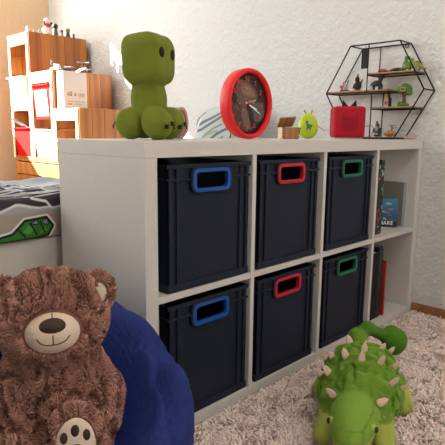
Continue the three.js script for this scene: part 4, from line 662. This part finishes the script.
// ---------------------------------------------------------------- teddy bear
{
  const t = thing('teddy_bear', 'large brown curly teddy bear sitting on the blue beanbag', 'teddy bear', [-0.304, 0.183, 0.136]); t.rotation.set(-0.21, -0.466, 0, 'YXZ');
  const HEADC = [0, 0.272, 0.004], FT = { '1': [0.026, 0.087], '-1': [-0.074, 0.050] };
  const sdf = p => {
    let d = sdE(p, HEADC, [0.094, 0.083, 0.078]);
    d = smin(d, sdE(p, [0, 0.258, 0.045], [0.056, 0.046, 0.044]), 0.03);
    for (const s of [-1, 1]) d = smin(d, sdE(p, [s * 0.086, 0.310, -0.028], [0.026, 0.033, 0.020]), 0.010);
    let b = smin(sdE(p, [0, 0.115, 0], [0.068, 0.108, 0.072]), sdE(p, [0, 0.07, 0.015], [0.072, 0.07, 0.074]), 0.03);
    d = smin(d, b, 0.025);
    for (const s of [-1, 1]) {
      d = smin(d, smin(sdC(p, [s * 0.052, 0.188, 0.012], [s * 0.076, 0.13, 0.026], 0.030, 0.033), sdC(p, [s * 0.076, 0.13, 0.026], [s * 0.072, 0.092, 0.046], 0.033, 0.031), 0.02), 0.010);
      d = smin(d, sdC(p, [s * 0.045, 0.055, 0.04], [FT[s][0], FT[s][1] - 0.01, 0.115], 0.044, 0.038), 0.014);
      d = smin(d, sdE(p, [FT[s][0], FT[s][1], 0.130], [0.039, 0.055, 0.028]), 0.012);
    }
    return d;
  };
  const g = sdfGeo(sdf, [0, 0.17, 0.02], 0.205, 100), brown = mat([0.26, 0.13, 0.09], 1);
  const body = mesh('body', g, brown, t);
  // curly pile
  const r = rng(55), sampler = new MeshSurfaceSampler(new THREE.Mesh(g, brown)); sampler.setRandomGenerator(r); sampler.build();
  const curl = tube([[0, -0.002, 0], [0.0004, 0.004, 0], [0.0022, 0.0085, 0.0006], [0.0052, 0.0105, 0.0012]], 0.0013, 4, 4); curl.deleteAttribute('uv');
  { const p = curl.attributes.position; for (let i = 0; i < p.count; i++) { const k = 1 - Math.max(0, p.getY(i)) / 0.0125 * 0.35; p.setZ(i, p.getZ(i) * k); } }
  const N = 76000, P = V(0, 0, 0), n = V(0, 0, 0), im = new THREE.InstancedMesh(curl, mat([1, 1, 1], 0.9), N), m = new THREE.Matrix4(), q = new THREE.Quaternion(), q2 = new THREE.Quaternion(), c = new THREE.Color();
  let k = 0;
  while (k < N) {
    sampler.sample(P, n);
    const mz = (P.x / 0.049) ** 2 + ((P.y - 0.258) / 0.039) ** 2; if (P.z > 0.04 && mz < 1 && P.y > 0.2) continue; // the bare muzzle
    let skip = false; for (const s of [-1, 1]) { if (P.z > 0.135 && ((P.x - FT[s][0]) / 0.030) ** 2 + ((P.y - FT[s][1]) / 0.043) ** 2 < 1) skip = true; if (P.z > -0.025 && ((P.x - s * 0.087) / 0.014) ** 2 + ((P.y - 0.307) / 0.020) ** 2 < 1) skip = true; } if (skip) continue;
    const w = V(vnoise(P.x * 60, P.y * 60, 5) - 0.5, vnoise(P.y * 60, P.z * 60, 6) - 0.62, vnoise(P.z * 60, P.x * 60, 7) - 0.5);
    n.addScaledVector(w, 1.1).normalize(); q.setFromUnitVectors(V(0, 1, 0), n); q2.setFromAxisAngle(V(0, 1, 0), vnoise(P.x * 45, P.y * 45 + P.z * 30, 8) * 14 + r() * 1.5); q.multiply(q2);
    const s = (0.62 + r() * 0.45) * (P.y > 0.2 ? 1.05 : 0.95); m.compose(P, q, V(s, s, s)); im.setMatrixAt(k, m);
    const b = 0.75 + r() * 0.55; im.setColorAt(k, c.setRGB(0.45 * b, 0.24 * b, 0.18 * b)); k++;
  }
  im.name = 'fur'; im.userData.kind = 'stuff'; body.add(im);
  const cream = mat([0.80, 0.66, 0.52], 0.9, { bumpMap: clothBump, bumpScale: 0.0006 }), dark = mat([0.045, 0.018, 0.014], 0.6), stitch = mat([0.03, 0.02, 0.018], 0.7);
  const mzl = mesh('muzzle', ell(0.049, 0.040, 0.036, 0, 0.258, 0.066, 40), cream, t, 'cream muzzle');
  const on = (x, y, e = 0.0) => { const k2 = 1 - (x / 0.049) ** 2 - ((y - 0.258) / 0.040) ** 2; return V(x, y, 0.066 + 0.036 * Math.sqrt(Math.max(0, k2)) + e); };
  mesh('nose', ell(0.0225, 0.0145, 0.012, 0, 0.268, 0.0935, 30), dark, mzl, 'dark brown nose');
  mesh('brow_stitch', tube([on(0, 0.289), on(0, 0.284), on(0, 0.279)], 0.0008, 8, 6), stitch, mzl);
  mesh('mouth_stitch', [tube([on(0, 0.255), on(0, 0.247), on(0, 0.238)], 0.0010, 10, 6), tube([on(-0.026, 0.250), on(-0.020, 0.242), on(-0.010, 0.238), on(0, 0.238), on(0.010, 0.239), on(0.020, 0.243), on(0.027, 0.251)], 0.0010, 30, 6)], stitch, mzl);
  for (const s of [-1, 1]) mesh('inner_ear', ell(0.0155, 0.021, 0.005, s * 0.087, 0.307, -0.0095), cream, t, 'cream inner ear');
  for (const s of [-1, 1]) {
    const sole = mesh('sole', ell(0.031, 0.044, 0.008, FT[s][0], FT[s][1], 0.153, 30), cream, t, 'cream foot sole with dark pads');
    for (const [x, y, rx, ry] of [[-0.017, 0.017, 0.006, 0.009], [0, 0.026, 0.0065, 0.0095], [0.017, 0.017, 0.006, 0.009], [0, -0.008, 0.015, 0.014]]) mesh('pad', ell(rx, ry, 0.0025, FT[s][0] + x, FT[s][1] + y, 0.153 + 0.008 * Math.sqrt(Math.max(0.05, 1 - (x / 0.031) ** 2 - (y / 0.043) ** 2)), 16), dark, sole, 'dark brown paw pad');
  }
}

// ---------------------------------------------------------------- plush armoured dinosaur
{
  const t = thing('plush_dinosaur', 'green plush dinosaur with beige spikes and a club tail on the carpet', 'plush toy', [0.50, 0.017, 0.295], -1.137);
  const shell = p => { // the quilted back
    let d = sdE(p, [0, 0.090, 0.0], [0.100, 0.092, 0.165]);
    const az = Math.atan2(p[0], p[1] - 0.05) * 1.9, zz = p[2] * 21 + 0.5 * Math.sin(az);
    const cell = Math.abs(Math.sin(zz * 1.0)) * 0.6 + Math.abs(Math.cos(az * 1.6 + Math.floor(zz / Math.PI) * 1.57)) * 0.4;
    const ru = Math.abs(noise3(p[0] * 40, p[1] * 40, p[2] * 75, 12) - 0.5) * 2;
    return d - 0.021 * cell + 0.014 * (1 - ru) ** 3;
  };
  const tail = p => {
    let d = sdC(p, [-0.01, 0.095, -0.165], [-0.032, 0.150, -0.205], 0.040, 0.024); d = smin(d, sdC(p, [-0.032, 0.150, -0.205], [-0.004, 0.172, -0.232], 0.023, 0.019), 0.02); d = smin(d, sdC(p, [-0.004, 0.172, -0.232], [0.042, 0.145, -0.262], 0.019, 0.017), 0.015);
    d += 0.004 * (noise3(p[0] * 50, p[1] * 50, p[2] * 50, 3) - 0.5);
    let k = smin(sdE(p, [0.068, 0.134, -0.272], [0.030, 0.042, 0.034]), sdE(p, [0.088, 0.130, -0.267], [0.030, 0.038, 0.032]), 0.012); k = smin(k, sdE(p, [0.080, 0.102, -0.270], [0.022, 0.022, 0.025]), 0.012);
    return smin(d, k, 0.012);
  };
  const head = p => { let d = sdE(p, [0, 0.098, 0.185], [0.058, 0.052, 0.080]); d = smin(d, sdE(p, [0, 0.080, 0.245], [0.040, 0.036, 0.045]), 0.03); return d; };
  const legs = p => { let d = 1; for (const s of [-1, 1]) { d = Math.min(d, sdC(p, [s * 0.056, 0.066, 0.115], [s * 0.074, 0.024, 0.160], 0.036, 0.026), sdC(p, [s * 0.080, 0.065, -0.085], [s * 0.112, 0.026, -0.065], 0.044, 0.030)); } return d; };
  const sdf = p => Math.max(smin(smin(smin(shell(p), head(p), 0.020), legs(p), 0.012), tail(p), 0.012), 0.001 - p[1]);
  const g = sdfGeo(sdf, [0.02, 0.10, -0.02], 0.345, 128);
  const dark = [0.155, 0.31, 0.024], mid = [0.20, 0.36, 0.040], lite = [0.42, 0.50, 0.09], club = [0.065, 0.21, 0.010];
  paint(g, (x, y, z) => {
    const h = head([x, y, z]), s = shell([x, y, z]), l = legs([x, y, z]), tl = tail([x, y, z]);
    if (tl < 0.004 && z < -0.2) return club;
    if (l < Math.min(h, s) + 0.002 && y < 0.075) return lite;
    if (h < s) return y > 0.102 - 0.25 * Math.max(0, z - 0.20) || Math.abs(x) < 0.028 ? mid : lite;
    return y > 0.060 ? dark : lite;
  });
  mesh('body', metreUV(g, 8), phys(0xffffff, 0.9, { vertexColors: true, bumpMap: clothBump, bumpScale: 0.001, sheen: 0.3, sheenColor: new THREE.Color(0.3, 0.45, 0.15), sheenRoughness: 0.5 }), t);
  const felt = mat([0.72, 0.54, 0.42], 0.9), sp = lathe([[0.0001, -0.006], [0.0075, -0.004], [0.0088, 0.003], [0.0078, 0.011], [0.0048, 0.019], [0.0001, 0.024]], 12).scale(1.1, 1, 0.32);
  const put = (az, z, s = 1, lean = 0.55) => { // on the back, at an angle from straight up
    const o0 = [0, 0.05, z], dir = [Math.sin(az), Math.cos(az), 0]; let a = 0.02, b = 0.2; for (let i = 0; i < 26; i++) { const mm = (a + b) / 2; shell([o0[0] + dir[0] * mm, o0[1] + dir[1] * mm, z]) > 0 ? b = mm : a = mm; }
    const o = mesh('spike', sp, felt, t); o.position.set(dir[0] * a, o0[1] + dir[1] * a, z); const up = V(dir[0] * 1.0, dir[1] * 0.85, -lean * 0.3).normalize();
    const zAx = V(0, 0, 1).sub(up.clone().multiplyScalar(up.z)).normalize(), xAx = up.clone().cross(zAx); o.quaternion.setFromRotationMatrix(new THREE.Matrix4().makeBasis(xAx, up, zAx)); o.rotateY(Math.PI / 2 * 0 + 0.5); o.scale.setScalar(s);
  };
  for (const [row, z] of [[0, 0.07], [1, 0.025], [2, -0.025], [3, -0.075], [4, -0.115]]) {
    for (const az of row % 2 ? [-0.95, -0.30, 0.36, 0.98] : [-0.66, 0.02, 0.68]) put(az * (row > 3 ? 0.85 : 1), z + 0.012 * Math.abs(az), row > 3 ? 0.9 : 1.05);
  }
  // spikes behind the eyes and on the tail
  for (const s of [-1, 1]) { const o = mesh('spike', sp, felt, t); o.position.set(s * 0.055, 0.128, 0.150); o.rotation.set(-0.2, 0.3 * s, -s * 1.05); o.scale.setScalar(1.05); }
  for (const [x, y, z, rz] of [[0.012, 0.128, -0.180, -0.5], [-0.045, 0.125, -0.175, 0.7]]) { const o = mesh('spike', sp, felt, t); o.position.set(x, y, z); o.rotation.set(-0.4, 0.2, rz); o.scale.setScalar(0.9); }
  for (const s of [-1, 1]) {
    const e = mesh('eye', ell(0.013, 0.012, 0.012, 0, 0, 0, 18), mat([0.30, 0.45, 0.04], 0.4), t, 'light green eye ring'); e.position.set(s * 0.0445, 0.104, 0.228);
    mesh('pupil', ell(0.0078, 0.0078, 0.0078, s * 0.0068, 0.001, 0.0030, 14), mat([0.005, 0.006, 0.006], 0.15), e, 'black pupil');
  }
}
scene.traverse(o => { if (o.isMesh) { o.castShadow = true; o.receiveShadow = true; } if (o.isDirectionalLight) { o.castShadow = true; o.shadow.mapSize.set(2048, 2048); } });
renderer.render(scene, camera);
